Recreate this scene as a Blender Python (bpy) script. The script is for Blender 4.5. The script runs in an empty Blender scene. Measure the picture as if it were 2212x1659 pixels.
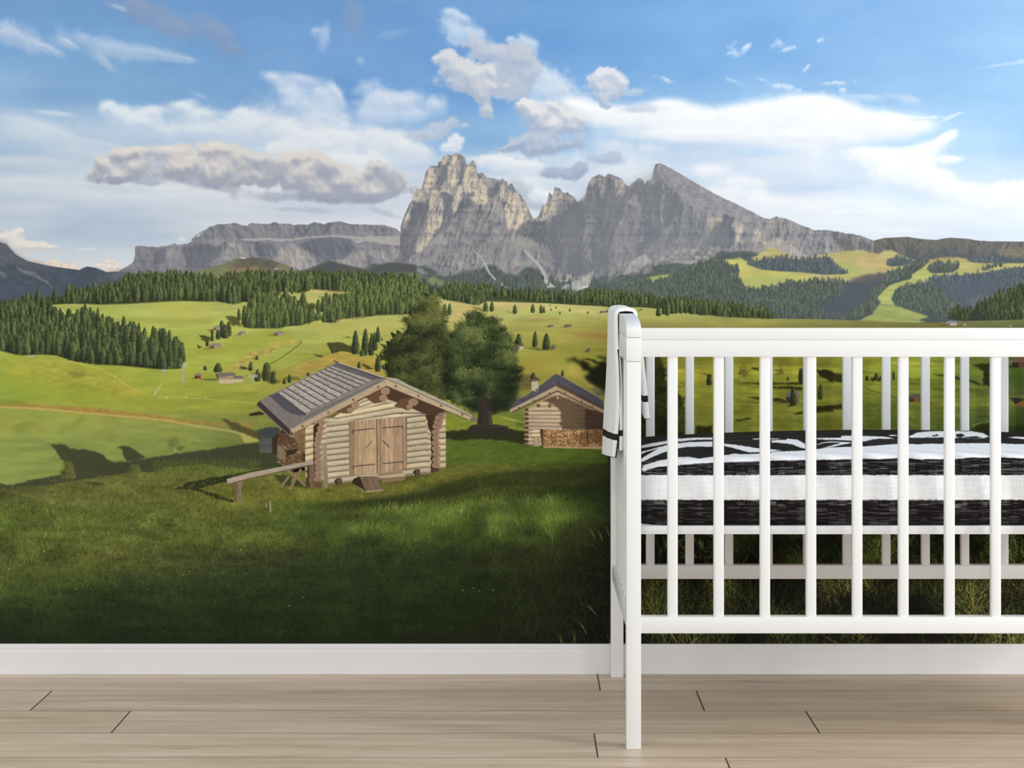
import bpy, bmesh, math
import numpy as np
from mathutils import Vector, Matrix

# ================================================================= camera, light, exposure
scene = bpy.context.scene
COL = scene.collection
F = 4018.0                     # focal length in pixels of the 2212 x 1659 frame
EYE = 1.0622                   # eye height in metres
VX, VY = 1129.0, 578.0         # where the line of sight meets the frame
cam_d = bpy.data.cameras.new('camera'); cam = bpy.data.objects.new('camera', cam_d); COL.objects.link(cam)
cam.location = (0, 0, EYE); cam.rotation_euler = (math.pi / 2, 0, 0)
cam_d.sensor_fit = 'HORIZONTAL'; cam_d.sensor_width = 36; cam_d.lens = F / 2212 * 36
cam_d.shift_x = (1106 - VX) / 2212; cam_d.shift_y = (VY - 829.5) / 2212
cam_d.clip_start = .05; cam_d.clip_end = 60
scene.camera = cam

world = bpy.data.worlds.new('world'); scene.world = world; world.use_nodes = True
bg = world.node_tree.nodes['Background']; bg.inputs[0].default_value = (.97, .985, 1, 1); bg.inputs[1].default_value = .9

def area(name, loc, target, sx, sy, power, col=(1, 1, 1)):
    d = bpy.data.lights.new(name, 'AREA'); d.shape = 'RECTANGLE'; d.size = sx; d.size_y = sy; d.energy = power; d.color = col
    o = bpy.data.objects.new(name, d); COL.objects.link(o); o.location = loc
    o.rotation_euler = (Vector(target) - Vector(loc)).to_track_quat('-Z', 'Y').to_euler(); return o
area('window_light', (4.4, 2.2, 1.5), (.4, 4.3, .6), .7, 1.3, 98, (.99, .995, 1))          # tall window on the right
area('front_fill_light', (-1.9, -1.5, 1.45), (0, 4.6, .7), 4.0, 2.4, 50, (.99, 1, 1))   # broad fill lamp added behind the camera to lift the baseboard and crib

vs = scene.view_settings; vs.view_transform = 'Standard'; vs.look = 'None'; vs.gamma = 1; vs.use_curve_mapping = False; vs.exposure = 0.0
try:
    scene.cycles.max_bounces = 8; scene.cycles.use_denoising = True
except Exception:
    pass
# ---------------------------------------------------------------- the printed picture of the mural (painted in numpy)
OX, OY, CW, CH = 300, 150, 2812, 1550
PIC = np.zeros((CH, CW, 3), np.float32)

def RS(seed):
    return np.random.RandomState(seed)

def vnoise(x0, y0, w, h, sx, sy, seed):
    nx = int((CW + 700) / sx) + 4; ny = int((CH + 700) / sy) + 4
    g = RS(seed).rand(ny, nx).astype(np.float32)
    gx = (np.arange(w) + x0 + OX + 300) / sx; gy = (np.arange(h) + y0 + OY + 300) / sy
    ix = np.clip(gx.astype(int), 0, nx - 2); iy = np.clip(gy.astype(int), 0, ny - 2)
    fx = (gx - ix).astype(np.float32); fy = (gy - iy).astype(np.float32)
    fx = fx * fx * (3 - 2 * fx); fy = (fy * fy * (3 - 2 * fy))[:, None]
    i0, i1 = iy.min(), iy.max() + 2
    A = g[i0:i1, ix] * (1 - fx) + g[i0:i1, ix + 1] * fx
    return A[iy - i0] * (1 - fy) + A[iy - i0 + 1] * fy

def fbm(x0, y0, w, h, sx, sy, seed, octs=4, gain=.5):
    out = np.zeros((h, w), np.float32); a = 1.; tot = 0.
    for o in range(octs):
        if sx < 1.2 or sy < .7: break
        out += a * vnoise(x0, y0, w, h, max(sx, 1.), max(sy, 1.), seed + 17 * o); tot += a
        a *= gain; sx *= .5; sy *= .5
    return out / tot                                            # 0..1, mean .5

def ridged(x0, y0, w, h, sx, sy, seed, octs=4, gain=.55):
    out = np.zeros((h, w), np.float32); a = 1.; tot = 0.
    for o in range(octs):
        if sx < 1.5: break
        out += a * (1 - np.abs(2 * vnoise(x0, y0, w, h, sx, max(sy, 1), seed + 31 * o) - 1)); tot += a
        a *= gain; sx *= .5; sy *= .5
    return out / tot

def remap(img, yy, xx):
    h, w = img.shape
    xx = np.clip(xx, 0, w - 1.001); yy = np.clip(yy, 0, h - 1.001)
    ix = xx.astype(int); iy = yy.astype(int); fx = xx - ix; fy = yy - iy
    return ((img[iy, ix] * (1 - fx) + img[iy, ix + 1] * fx) * (1 - fy)
            + (img[iy + 1, ix] * (1 - fx) + img[iy + 1, ix + 1] * fx) * fy)

def box1(a, r, ax):
    r = int(r)
    if r < 1: return a
    pad = [(0, 0)] * a.ndim; pad[ax] = (r + 1, r)
    c = np.cumsum(np.pad(a, pad, mode='edge'), axis=ax, dtype=np.float64)
    n = a.shape[ax]
    hi = np.take(c, np.arange(2 * r + 1, 2 * r + 1 + n), axis=ax); lo = np.take(c, np.arange(0, n), axis=ax)
    return ((hi - lo) / (2 * r + 1)).astype(np.float32)

def blur(a, r, ry=None, n=2):
    for _ in range(n):
        a = box1(a, r, 1); a = box1(a, r if ry is None else ry, 0)
    return a

def sstep(a, b, x):
    t = np.clip((x - a) / (b - a), 0, 1); return t * t * (3 - 2 * t)

CROP = dict(p=(0, 0, 1), a=(820, 300, .2109), b=(1220, 320, .2290), c=(1660, 440, .24955), d=(0, 440, .21698), e=(400, 440, .2170),
            f=(0, 720, .25316), g=(460, 720, .27125), h=(800, 600, .24412), i=(0, 1000, .29837), j=(660, 1000, .30741),
            k=(540, 760, .19293), l=(760, 780, .18088), r=(1250, 640, .25322), s=(1700, 640, .23508), t=(1250, 1040, .25322),
            u=(1700, 880, .23508), x=(0, 0, .33454), y=(700, 0, .33454), z=(1400, 0, .36775))

def P(c, s):
    """points of a traced outline: zoom frame letter and 'u,v u,v ...'; a letter and a colon inside switches frame"""
    out = []
    for tok in s.split():
        if tok[0].isalpha(): c = tok[0]; continue
        u, v = tok.split(','); ox, oy, k = CROP[c]
        out.append((ox + float(u) * k, oy + float(v) * k))
    return np.array(out)

def raster(pts, x0, y0, w, h, ss=4):
    m = np.zeros((h, w), np.float32)
    ax, ay = pts[:, 0] - x0, pts[:, 1] - y0
    bx, by = np.roll(ax, -1), np.roll(ay, -1)
    px = np.arange(w, dtype=np.float32)
    for j in range(max(0, int(ay.min()) - 1), min(h, int(ay.max()) + 2)):
        for s in range(ss):
            y = j + (s + .5) / ss
            k = (ay <= y) != (by <= y)
            if not k.any(): continue
            xs = np.sort(ax[k] + (y - ay[k]) / (by[k] - ay[k]) * (bx[k] - ax[k]))
            for a, b in zip(xs[0::2], xs[1::2]):
                i0 = max(0, int(a) - 1); i1 = min(w, int(b) + 2)
                if i1 > i0: m[j, i0:i1] += (np.clip(px[i0:i1] + 1 - a, 0, 1) - np.clip(px[i0:i1] + 1 - b, 0, 1)) / ss
    return np.clip(m, 0, 1)

class Reg:                                                       # a window of the picture, clipped to it
    def __init__(s, x0, y0, x1, y1):
        s.x0 = max(-OX, int(np.floor(x0))); s.y0 = max(-OY, int(np.floor(y0)))
        s.x1 = min(CW - OX, int(np.ceil(x1))); s.y1 = min(CH - OY, int(np.ceil(y1)))
        s.w = s.x1 - s.x0; s.h = s.y1 - s.y0
        s.sl = (slice(s.y0 + OY, s.y1 + OY), slice(s.x0 + OX, s.x1 + OX))
        s.ok = s.w > 1 and s.h > 1
    def a(s): return (s.x0, s.y0, s.w, s.h)
    def X(s): return np.arange(s.x0, s.x1)[None, :] + .5
    def Y(s): return np.arange(s.y0, s.y1)[:, None] + .5

def pmask(pts, soft=0, rough=0, rs=10, seed=1, pad=4):
    pad = pad + 3 * soft + rough * 1.5
    R = Reg(pts[:, 0].min() - pad, pts[:, 1].min() - pad, pts[:, 0].max() + pad, pts[:, 1].max() + pad)
    if not R.ok: return np.zeros((0, 0), np.float32), R
    m = raster(pts, *R.a())
    if rough:
        dx = (fbm(*R.a(), rs, rs, seed, 3) - .5) * 4 * rough; dy = (fbm(*R.a(), rs, rs, seed + 5, 3) - .5) * 4 * rough
        m = remap(m, np.arange(R.h)[:, None] + dy, np.arange(R.w)[None, :] + dx)
    if soft: m = blur(m, soft)
    return m, R

def put(m, R, col):
    if not R.ok: return
    col = np.asarray(col, np.float32)
    PIC[R.sl] += m[..., None] * (col - PIC[R.sl])

def fill(c, s, col, soft=0, rough=0, rs=10, seed=1, alpha=1., tex=0., ts=(6, 3)):
    pts = P(c, s) if isinstance(s, str) else s
    m, R = pmask(pts, soft, rough, rs, seed)
    if not R.ok: return
    cc = np.zeros((R.h, R.w, 3), np.float32) + np.asarray(col, np.float32)
    if tex:
        cc *= (1 + tex * (fbm(*R.a(), ts[0], ts[1], seed + 3, 3) - .5) * 2)[..., None]
    put(m * alpha, R, cc)

def line(c, s, w, col, alpha=1., soft=0, w1=None):
    p = P(c, s) if isinstance(s, str) else s
    w1 = w if w1 is None else w1
    n = len(p)
    d = np.gradient(p, axis=0); d /= np.maximum(np.linalg.norm(d, axis=1), 1e-6)[:, None]
    nn = np.stack([-d[:, 1], d[:, 0]], 1); ww = np.linspace(w, w1, n)[:, None] / 2
    fill('p', np.vstack([p + nn * ww, (p - nn * ww)[::-1]]), col, soft=soft, alpha=alpha)

def oval(x, y, rx, ry, col, alpha=1., soft=0, rough=0, seed=1):
    t = np.linspace(0, 6.2832, 28)[:-1]
    fill('p', np.stack([x + rx * np.cos(t), y + ry * np.sin(t)], 1), col, soft=soft, rough=rough, seed=seed, alpha=alpha)

def cgrid(R, xs, ys, cols):
    """smooth colour field through a table of colours"""
    cols = np.array(cols, np.float32).reshape(len(ys), len(xs), 3)
    X = np.arange(R.x0, R.x1); Y = np.arange(R.y0, R.y1); out = np.zeros((R.h, R.w, 3), np.float32)
    for k in range(3):
        A = np.stack([np.interp(X, xs, cols[j, :, k]) for j in range(len(ys))])
        yi = np.clip(np.searchsorted(ys, Y) - 1, 0, len(ys) - 2)
        f = np.clip((Y - np.array(ys)[yi]) / (np.array(ys)[yi + 1] - np.array(ys)[yi]), 0, 1)[:, None]
        f = f * f * (3 - 2 * f)
        out[..., k] = A[yi] * (1 - f) + A[yi + 1] * f
    return out

def strokes(x, y, L, ang, bend, col, alpha, n=14, wide=None):
    """many thin tapering curved strokes, later ones on top; ang is measured from straight up"""
    t = np.linspace(0, 1, n)[None, :]
    x, y, L, ang, bend = [np.asarray(v, np.float32)[:, None] for v in (x, y, L, ang, bend)]
    th = ang + bend * t
    sx = x + np.cumsum(np.sin(th) * L / n, 1); sy = y - np.cumsum(np.cos(th) * L / n, 1)
    a = np.asarray(alpha, np.float32)[:, None] * (1 - .55 * t ** 2)
    col = np.repeat(np.asarray(col, np.float32)[:, None, :], n, 1) * (0.72 + .36 * t)[..., None]
    for dx in ((0,) if wide is None else (0, 1)):
        ix = np.floor(sx + dx + OX).astype(int); iy = np.floor(sy + OY).astype(int)
        k = (ix >= 0) & (ix < CW) & (iy >= 0) & (iy < CH)
        if dx: k &= (np.asarray(wide)[:, None] > t)
        ii, jj = iy[k], ix[k]; aa = a[k][:, None]
        PIC[ii, jj] = PIC[ii, jj] * (1 - aa) + col[k] * aa

def conifer(x, yb, h, w, pal, r, haze=0., round_=.0):
    """one small conifer standing on (x, yb), sun from the right"""
    R = Reg(x - w * .6 - 1, yb - h - 1, x + w * .6 + 2, yb + 1.5)
    if not R.ok: return
    yy = R.Y(); xx = R.X()
    t = np.clip((yy - (yb - h)) / h, 0, 1)
    tiers = max(3, h / 6.5); ph = r.rand()
    prof = (t ** (.60 - .24 * min(round_, 1.2))) * (1 - (.25 + .3 * round_) * t ** 6)
    cw = int(w / 2.6) + 3; ch_ = int(h / 3.2) + 3                # leafy clumps a few pixels across
    ci = np.clip(((yy - R.y0) / 3.2 + .5 * np.sin(xx * .9 + ph * 6)).astype(int), 0, ch_ - 1); cj = np.clip(((xx - R.x0) / 2.6 + .5 * np.sin(yy * .8)).astype(int), 0, cw - 1)
    cl = r.rand(ch_ + 1, cw + 1)[ci, cj]
    hw = w * .5 * prof * (.84 + .2 * ((t * tiers + ph) % 1)) * (.86 + .28 * r.rand(R.h, 1)) + .3
    lean = (r.rand() - .5) * .1 * (yb - yy)
    d = xx - x - lean
    a = np.clip(hw - np.abs(d) + .35 + .5 * (cl - .5), 0, 1) * ((yy > yb - h) & (yy < yb))
    s = .44 + .46 * d / np.maximum(hw, 1.) - .26 * (t - .45) + (cl - .5) * .42 + (r.rand(R.h, R.w) - .5) * .22
    s = np.clip(s, 0, 1)[..., None]
    dk, md, lt = pal
    c = np.where(s < .5, dk + (md - dk) * s * 2, md + (lt - md) * (s * 2 - 1))
    put(a.astype(np.float32), R, c)

def pal(dk, md, lt): return [np.array(v, np.float32) for v in (dk, md, lt)]
PINE = pal((38, 46, 32), (72, 83, 50), (114, 124, 74))
PINEL = pal((46, 55, 36), (82, 95, 54), (126, 134, 78))
FAR = pal((68, 77, 76), (88, 98, 90), (112, 120, 104))
FARB = pal((72, 82, 90), (88, 98, 104), (110, 119, 116))
NEARD = pal((42, 48, 36), (66, 74, 50), (98, 106, 62))

def forest(c, s, n, h, w, pl, seed, under=None, vary=.38, rnd=.5, hx=None):
    """n conifers with their feet inside an outline, far ones first"""
    pts = P(c, s); m, R = pmask(pts)
    if not R.ok: return
    if under is not None: put(blur(m, 1), R, np.array(under, np.float32) * (.85 + .3 * fbm(*R.a(), 6, 5, seed, 2))[..., None])
    r = RS(seed); k = np.argwhere(m > .5)
    if not len(k): return
    q = k[r.randint(0, len(k), n)].astype(np.float32) + r.rand(n, 2)
    for yy, xx in q[np.argsort(q[:, 0])]:
        v = 1 + vary * (r.rand() * 2 - 1); b = .86 + .3 * r.rand()
        X = xx + R.x0; Y = yy + R.y0
        hh = h if hx is None else hx(X, Y)
        conifer(X, Y, hh * v, w * (hh / h) * (.8 + .4 * r.rand()), [q_ * b for q_ in pl], r, round_=rnd * 2 * r.rand())

def trees(c, s, pl, seed, rnd=.2):
    """single conifers: 'u,v,height,width' in a zoom frame, v at the foot"""
    ox, oy, k = CROP[c]; r = RS(seed)
    for tok in s.split():
        u, v, h, w = [float(q) for q in tok.split(',')]
        conifer(ox + u * k, oy + v * k, h * k, w * k, pl, r, round_=rnd + .3 * r.rand())

def hutlet(c, s, wall=(150, 132, 112), roof=(120, 110, 104)):
    """far-off little barns: 'u,v,width,height' of the box in a zoom frame"""
    ox, oy, k = CROP[c]
    for tok in s.split():
        u, v, w, h = [float(q) for q in tok.split(',')]
        x, y, w, h = ox + u * k, oy + v * k, w * k, h * k
        fill('p', np.array([(x - w * .9, y + h), (x, y + h * .8), (x + w * .2, y + h)]), (58, 62, 36), alpha=.8, soft=1)
        fill('p', np.array([(x, y + h * .45), (x + w, y + h * .45), (x + w, y + h), (x, y + h)]), wall)
        fill('p', np.array([(x, y + h * .45), (x + w * .4, y + h * .45), (x + w * .4, y + h), (x, y + h)]), [q * .62 for q in wall])
        fill('p', np.array([(x - w * .08, y + h * .5), (x + w * .18, y), (x + w * .95, y), (x + w * 1.08, y + h * .5)]), roof)

def pasture(c, s, xs, ys, cols, seed, soft=1, rough=0, amp=.10, stretch=(70, 9), fine=.05):
    pts = P(c, s); m, R = pmask(pts, soft, rough, 14, seed)
    if not R.ok: return
    g = cgrid(R, xs, ys, cols)
    g = g * np.array([.985, 1.03, 1.], np.float32) + np.array([0, 3, 10], np.float32)
    n1 = fbm(*R.a(), stretch[0], stretch[1], seed, 4) - .5; n2 = fbm(*R.a(), stretch[0] * .6, stretch[1] * 2.4, seed + 9, 3) - .5
    nf = RS(seed).rand(R.h, R.w).astype(np.float32) - .5
    g = g * (1 + 2 * amp * n1 + fine * nf * 2)[..., None]
    g += (n2 * 2 * amp)[..., None] * np.array([120, 50, 0], np.float32) * .6
    put(m, R, g)
# ---- sky
def cloud(bl, top, bot, seed, amp=.55, scale=46, soft=.35, alpha=1., shade=2.2, aniso=1., bias=0., octs=6, th=None):
    if th is None: th = .24 if soft < .45 else .07
    bl = np.array([tuple(b) + (0.,) * (5 - len(b)) for b in bl], np.float32)
    R = Reg((bl[:, 0] - bl[:, 2] * 1.6).min(), (bl[:, 1] - bl[:, 3] * 1.6).min(), (bl[:, 0] + bl[:, 2] * 1.6).max(), (bl[:, 1] + bl[:, 3] * 1.6).max())
    if not R.ok: return
    X, Y = R.X(), R.Y(); f = np.zeros((R.h, R.w), np.float32)
    for b in bl:
        rot = b[4]
        dx, dy = X - b[0], Y - b[1]
        u = (dx * np.cos(rot) + dy * np.sin(rot)) / b[2]; v = (-dx * np.sin(rot) + dy * np.cos(rot)) / b[3]
        f = 1 - (1 - f) * (1 - np.exp(-1.4 * (u * u + v * v)))
    n = fbm(*R.a(), scale * aniso, scale, seed, octs, .6) - .5
    n = .65 * n + .5 * (.42 - ridged(*R.a(), scale * .8 * aniso, scale * .8, seed + 9, 4, .6))
    g = f + amp * n * 2 * sstep(0, .25, f)
    a = sstep(th, th + soft, g) * alpha
    q = blur(g, 2); q1 = blur(g, 1, n=1); up = np.roll(q, 9, 0) - np.roll(q, -9, 0) + .9 * (np.roll(np.roll(q1, 3, 0), -2, 1) - np.roll(np.roll(q1, -3, 0), 2, 1))   # brighter where the top edge faces up
    cy = np.linspace(1, -1, R.h)[:, None]
    s = np.clip(.55 - shade * up * .55 + .32 * cy + bias + .5 * n, 0, 1)[..., None]
    put(a, R, np.array(bot, np.float32) * (1 - s) + np.array(top, np.float32) * s)

def sky():
    R = Reg(-OX, -OY, CW - OX, 720)
    xs = [-300, 0, 250, 500, 750, 1000, 1250, 1500, 1750, 2000, 2212, 2512]; ys = [-150, 0, 100, 200, 300, 400, 500, 620]
    T = [(104, 150, 200), (112, 155, 202), (112, 155, 203), (104, 148, 200), (103, 148, 200), (106, 152, 205), (112, 160, 211), (125, 172, 222), (134, 178, 225), (140, 182, 226), (148, 188, 228), (150, 190, 230)]
    rows = [[tuple(v * .95 for v in c) for c in T], T,
        [(128, 170, 212), (125, 168, 212), (118, 163, 208), (112, 156, 205), (108, 153, 206), (110, 156, 208), (114, 162, 214), (124, 172, 222), (130, 176, 224), (138, 182, 226), (150, 192, 232), (150, 192, 232)],
        [(148, 182, 215), (140, 176, 213), (132, 172, 211), (124, 166, 210), (115, 160, 210), (118, 163, 213), (125, 172, 220), (138, 182, 226), (146, 188, 228), (156, 196, 232), (163, 202, 236), (163, 202, 236)],
        [(182, 200, 220), (176, 198, 220), (176, 198, 220), (178, 199, 222), (172, 194, 222), (138, 178, 218), (150, 188, 224), (200, 217, 235), (222, 231, 241), (170, 205, 236), (165, 202, 236), (165, 202, 236)],
        [(192, 205, 219), (190, 204, 219), (198, 209, 221), (204, 212, 223), (210, 217, 226), (205, 215, 228), (206, 217, 230), (212, 224, 236), (218, 228, 239), (198, 219, 238), (202, 221, 240), (206, 222, 240)],
        [(196, 207, 217), (196, 207, 217), (192, 205, 218), (211, 217, 223), (215, 220, 226), (214, 221, 228), (216, 224, 233), (221, 229, 237), (223, 231, 239), (218, 228, 238), (222, 231, 240), (222, 230, 240)],
        [(216, 218, 219), (214, 217, 219), (208, 214, 220), (220, 222, 224), (220, 222, 226), (216, 222, 228), (218, 225, 233), (224, 231, 238), (226, 233, 240), (222, 230, 239), (224, 231, 240), (224, 231, 240)]]
    PIC[R.sl] = cgrid(R, xs, ys, rows)
    n = fbm(*R.a(), 420, 60, 5, 5) - .5                          # long faint streaks, stronger low down
    k = sstep(140, 420, R.Y()) * .9 + .25
    PIC[R.sl] += (n * k)[..., None] * np.array([50, 38, 18], np.float32)
    n = fbm(*R.a(), 150, 90, 8, 5) - .5
    PIC[R.sl] += (n * 22)[..., None] * np.array([1, .8, .4], np.float32)
    W1, W2 = (196, 209, 228), (176, 194, 219)
    cloud([(15, 70, 42, 30, .5), (48, 90, 45, 26, .5), (100, 105, 60, 14, .4), (150, 95, 50, 14, .5)], (208, 218, 233), (172, 192, 219), 21, soft=.7, alpha=.72, scale=55)
    cloud([(185, 88, 50, 22, .35), (250, 108, 75, 24, .2), (330, 115, 80, 18, .12), (225, 135, 50, 12, .7), (390, 128, 40, 9, .1)], W1, W2, 22, soft=.8, alpha=.62, scale=60)
    cloud([(300, 15, 80, 34, .3), (360, 55, 90, 36, .4), (470, 75, 80, 34, .6), (500, 100, 30, 16, .6)], (150, 160, 186), (136, 151, 182), 23, soft=.9, alpha=.62, scale=80)
    cloud([(770, 35, 36, 70)], (150, 162, 190), (138, 154, 186), 24, soft=.9, alpha=.5, scale=70)
    cloud([(260, 18, 30, 7, .35)], W1, W2, 25, soft=.7, alpha=.5)
    cloud([(700, 82, 15, 42, .15), (685, 70, 20, 16)], (186, 203, 228), (150, 180, 218), 26, soft=.8, alpha=.7, scale=40)
    cloud([(780, 133, 20, 14, .8)], (176, 200, 229), W2, 27, soft=.8, alpha=.55)
    cloud([(850, 75, 60, 14, -.2)], (170, 192, 220), (150, 176, 212), 28, soft=.9, alpha=.4)
    # bright bank on the left and centre
    cloud([(235, 232, 28, 22), (265, 245, 36, 22), (330, 240, 50, 22), (390, 230, 46, 20), (440, 255, 70, 28), (520, 245, 34, 22), (560, 270, 80, 30),
           (640, 290, 100, 40), (420, 285, 140, 22), (300, 265, 60, 26)], (226, 232, 238), (190, 206, 225), 30, soft=.7, alpha=.9, scale=64, amp=.5)
    cloud([(590, 165, 36, 18, .2), (650, 170, 40, 18, .2), (640, 200, 60, 34, .3), (690, 215, 50, 40, .6), (690, 255, 60, 46), (725, 200, 14, 32, -.5), (730, 280, 70, 40)],
          (216, 224, 236), (188, 206, 228), 31, soft=.8, alpha=.85, scale=70, amp=.55)
    cloud([(430, 205, 26, 9, .3)], (170, 196, 226), W2, 311, soft=.9, alpha=.5)
    cloud([(820, 210, 40, 22), (870, 215, 60, 26, .1), (940, 225, 36, 30), (820, 245, 70, 26), (880, 250, 60, 18)], (212, 222, 236), (184, 204, 228), 32, soft=.8, alpha=.85, scale=60)
    cloud([(730, 300, 110, 30), (830, 300, 60, 28), (880, 320, 70, 22, .3), (760, 350, 140, 30), (620, 320, 60, 20)], (232, 235, 237), (216, 223, 230), 33, soft=.6, alpha=.85, scale=80)
    cloud([(60, 270, 110, 26, .25), (200, 310, 150, 16, .22), (120, 245, 60, 8, .1)], (206, 217, 229), (190, 206, 224), 34, soft=.9, alpha=.8, scale=90, aniso=2)
    cloud([(40, 350, 160, 22), (150, 420, 230, 20, .1), (350, 440, 220, 24, .1), (60, 450, 180, 18)], (210, 217, 224), (198, 208, 220), 35, soft=.9, alpha=.7, scale=90, aniso=3)
    cloud([(60, 312, 90, 8, .18)], (166, 193, 222), (162, 190, 222), 36, soft=.9, alpha=.7, aniso=3)
    cloud([(60, 285, 170, 34, .15), (180, 330, 200, 30, .1), (40, 395, 200, 30), (300, 430, 240, 26)], (216, 222, 229), (202, 213, 224), 37, soft=1.0, alpha=.75, scale=110, aniso=2, amp=.8)
    cloud([(520, 280, 200, 40), (700, 300, 180, 44), (850, 310, 110, 40, .3), (620, 230, 110, 40)], (226, 230, 235), (206, 217, 229), 38, soft=1.0, alpha=.7, scale=80, amp=.8)
    cloud([(1200, 185, 60, 40, .6), (1250, 225, 80, 36, .3), (1170, 230, 60, 40), (1330, 255, 100, 26)], (222, 230, 240), (196, 212, 231), 39, soft=.9, alpha=.85, scale=60, amp=.8)
    cloud([(1060, 350, 120, 26), (1200, 345, 110, 22), (1150, 400, 130, 40), (1300, 320, 120, 30), (1360, 370, 120, 40)], (230, 234, 238), (212, 221, 232), 391, soft=1.0, alpha=.8, scale=70, amp=.7)
    cloud([(850, 225, 120, 44), (790, 190, 50, 20), (930, 215, 60, 34)], (214, 223, 235), (190, 208, 229), 392, soft=1.1, alpha=.6, scale=60, amp=.9)
    cloud([(60, 85, 90, 36, .4), (230, 100, 160, 34, .2)], (190, 207, 229), (170, 192, 219), 393, soft=1.1, alpha=.55, scale=70, amp=.9)
    # wisps above the middle cumulus
    cloud([(975, 60, 40, 28, .4), (1005, 72, 40, 32, .5), (1040, 80, 34, 26, .5), (980, 30, 34, 12, .3), (985, 80, 22, 20)], (205, 218, 236), (176, 199, 228), 40, soft=.8, alpha=.85, scale=36)
    cloud([(1135, 92, 34, 26, .6), (1105, 85, 14, 10), (1150, 100, 20, 16)], (208, 221, 238), (178, 202, 230), 41, soft=.8, alpha=.85, scale=32)
    cloud([(1075, 105, 30, 14, .5), (1190, 170, 50, 30, .6), (1160, 195, 60, 30, .3), (1230, 215, 50, 30, .5), (1280, 235, 50, 30, .3), (1090, 200, 60, 20)], (214, 225, 238), (190, 209, 230), 42, soft=.8, alpha=.8, scale=50)
    # the long white bank on the right
    cloud([(1250, 230, 70, 20, .3), (1330, 250, 110, 30), (1440, 235, 60, 30), (1470, 260, 150, 34), (1600, 255, 130, 34), (1700, 235, 90, 30), (1760, 225, 80, 30), (1790, 255, 120, 40),
           (1840, 265, 110, 34, .15), (1900, 262, 110, 20), (1960, 275, 70, 22), (1500, 290, 220, 20), (1750, 295, 160, 22)], (247, 248, 249), (228, 233, 240), 50, soft=.75, alpha=.95, scale=90, amp=.32, shade=1.4, bias=.15)
    cloud([(1930, 340, 90, 26), (1990, 330, 60, 30, -.4), (2040, 300, 40, 14, -.6), (2050, 345, 34, 10), (1960, 375, 90, 30), (2010, 395, 90, 26, .3), (2090, 420, 120, 26, .15), (2180, 410, 90, 24),
           (2150, 440, 120, 28), (2300, 420, 160, 40), (2480, 440, 160, 40), (1890, 330, 70, 18)], (246, 247, 248), (226, 233, 240), 51, soft=.65, alpha=.95, scale=64, amp=.4, shade=1.4, bias=.15)
    cloud([(1560, 420, 110, 28), (1640, 440, 130, 26), (1740, 455, 90, 22), (1530, 370, 60, 22), (1600, 395, 80, 18)], (238, 240, 243), (226, 232, 239), 52, soft=.8, alpha=.9, scale=80)
    cloud([(1850, 460, 90, 16), (2000, 470, 120, 14), (1900, 500, 160, 14)], (232, 237, 242), (224, 231, 238), 53, soft=.9, alpha=.8, scale=80, aniso=3)
    cloud([(1780, 405, 90, 14), (1830, 395, 70, 10), (1620, 330, 150, 14)], (190, 214, 236), (188, 212, 235), 54, soft=.9, alpha=.7, scale=60, aniso=2)
    cloud([(1860, 210, 60, 10, .1), (1960, 215, 60, 14, .2)], (202, 221, 240), (186, 211, 236), 55, soft=.9, alpha=.7, scale=50)
    cloud([(2060, 250, 38, 5, -.45), (2000, 256, 50, 6, -.1)], (226, 236, 246), (205, 224, 242), 56, soft=.7, alpha=.85, scale=30)
    cloud([(2165, 140, 62, 6, -.12), (2240, 128, 50, 6, -.12)], (206, 223, 241), (186, 212, 238), 57, soft=.8, alpha=.8, scale=40)
    for k, b in enumerate([(1583, 97, 14, 8, -.7), (1612, 103, 16, 6, -.8), (1590, 118, 26, 10), (1682, 97, 20, 12, -.2), (1705, 107, 22, 6, -.3), (1770, 88, 20, 6, -.15), (1592, 180, 34, 7, .45), (1650, 174, 14, 5, .3),
                           (1690, 188, 40, 8, .15), (1720, 195, 18, 8), (1800, 180, 44, 5, -.05), (1816, 195, 9, 6), (1785, 195, 22, 3, -.3), (1430, 170, 30, 6, .3), (1740, 150, 30, 5, -.9), (1915, 187, 8, 4)]):
        cloud([(b[0], b[1], b[2] * 1.25, b[3] * 1.3, *b[4:])], (220, 231, 245), (190, 212, 238), 60 + k, soft=1.0, alpha=.85, scale=30, amp=1.1, th=.10)
    # cumulus puffs
    cloud([(1035, 95, 34, 28), (1060, 115, 60, 20), (1120, 125, 44, 26), (1135, 150, 40, 36), (1100, 150, 60, 36), (1085, 190, 60, 30)], (196, 201, 212), (176, 187, 206), 80, soft=0.45, alpha=.88, scale=36, amp=0.8)
    cloud([(965, 130, 36, 28), (985, 150, 54, 36), (1030, 160, 60, 32), (1055, 185, 44, 32), (1000, 185, 50, 24), (1040, 210, 26, 20), (1048, 238, 24, 20)], (216, 217, 219), (172, 184, 204), 81, soft=0.40, alpha=.95, scale=40, amp=0.72)
    cloud([(1318, 165, 36, 30), (1300, 180, 44, 26), (1335, 185, 40, 28), (1310, 205, 40, 22), (1310, 228, 16, 14)], (224, 226, 230), (172, 187, 209), 82, soft=0.38, alpha=.97, scale=32, amp=0.6, shade=1.6)
    cloud([(1370, 200, 36, 12, -.2), (1375, 235, 60, 14)], (196, 208, 224), (184, 199, 219), 83, soft=.6, alpha=.7, scale=34)
    cloud([(1130, 225, 22, 24), (1160, 250, 44, 26), (1200, 235, 40, 24), (1225, 255, 44, 28), (1180, 275, 60, 26), (1240, 275, 36, 20)], (226, 226, 227), (168, 181, 203), 84, soft=0.40, alpha=.96, scale=38, amp=0.72)
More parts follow.
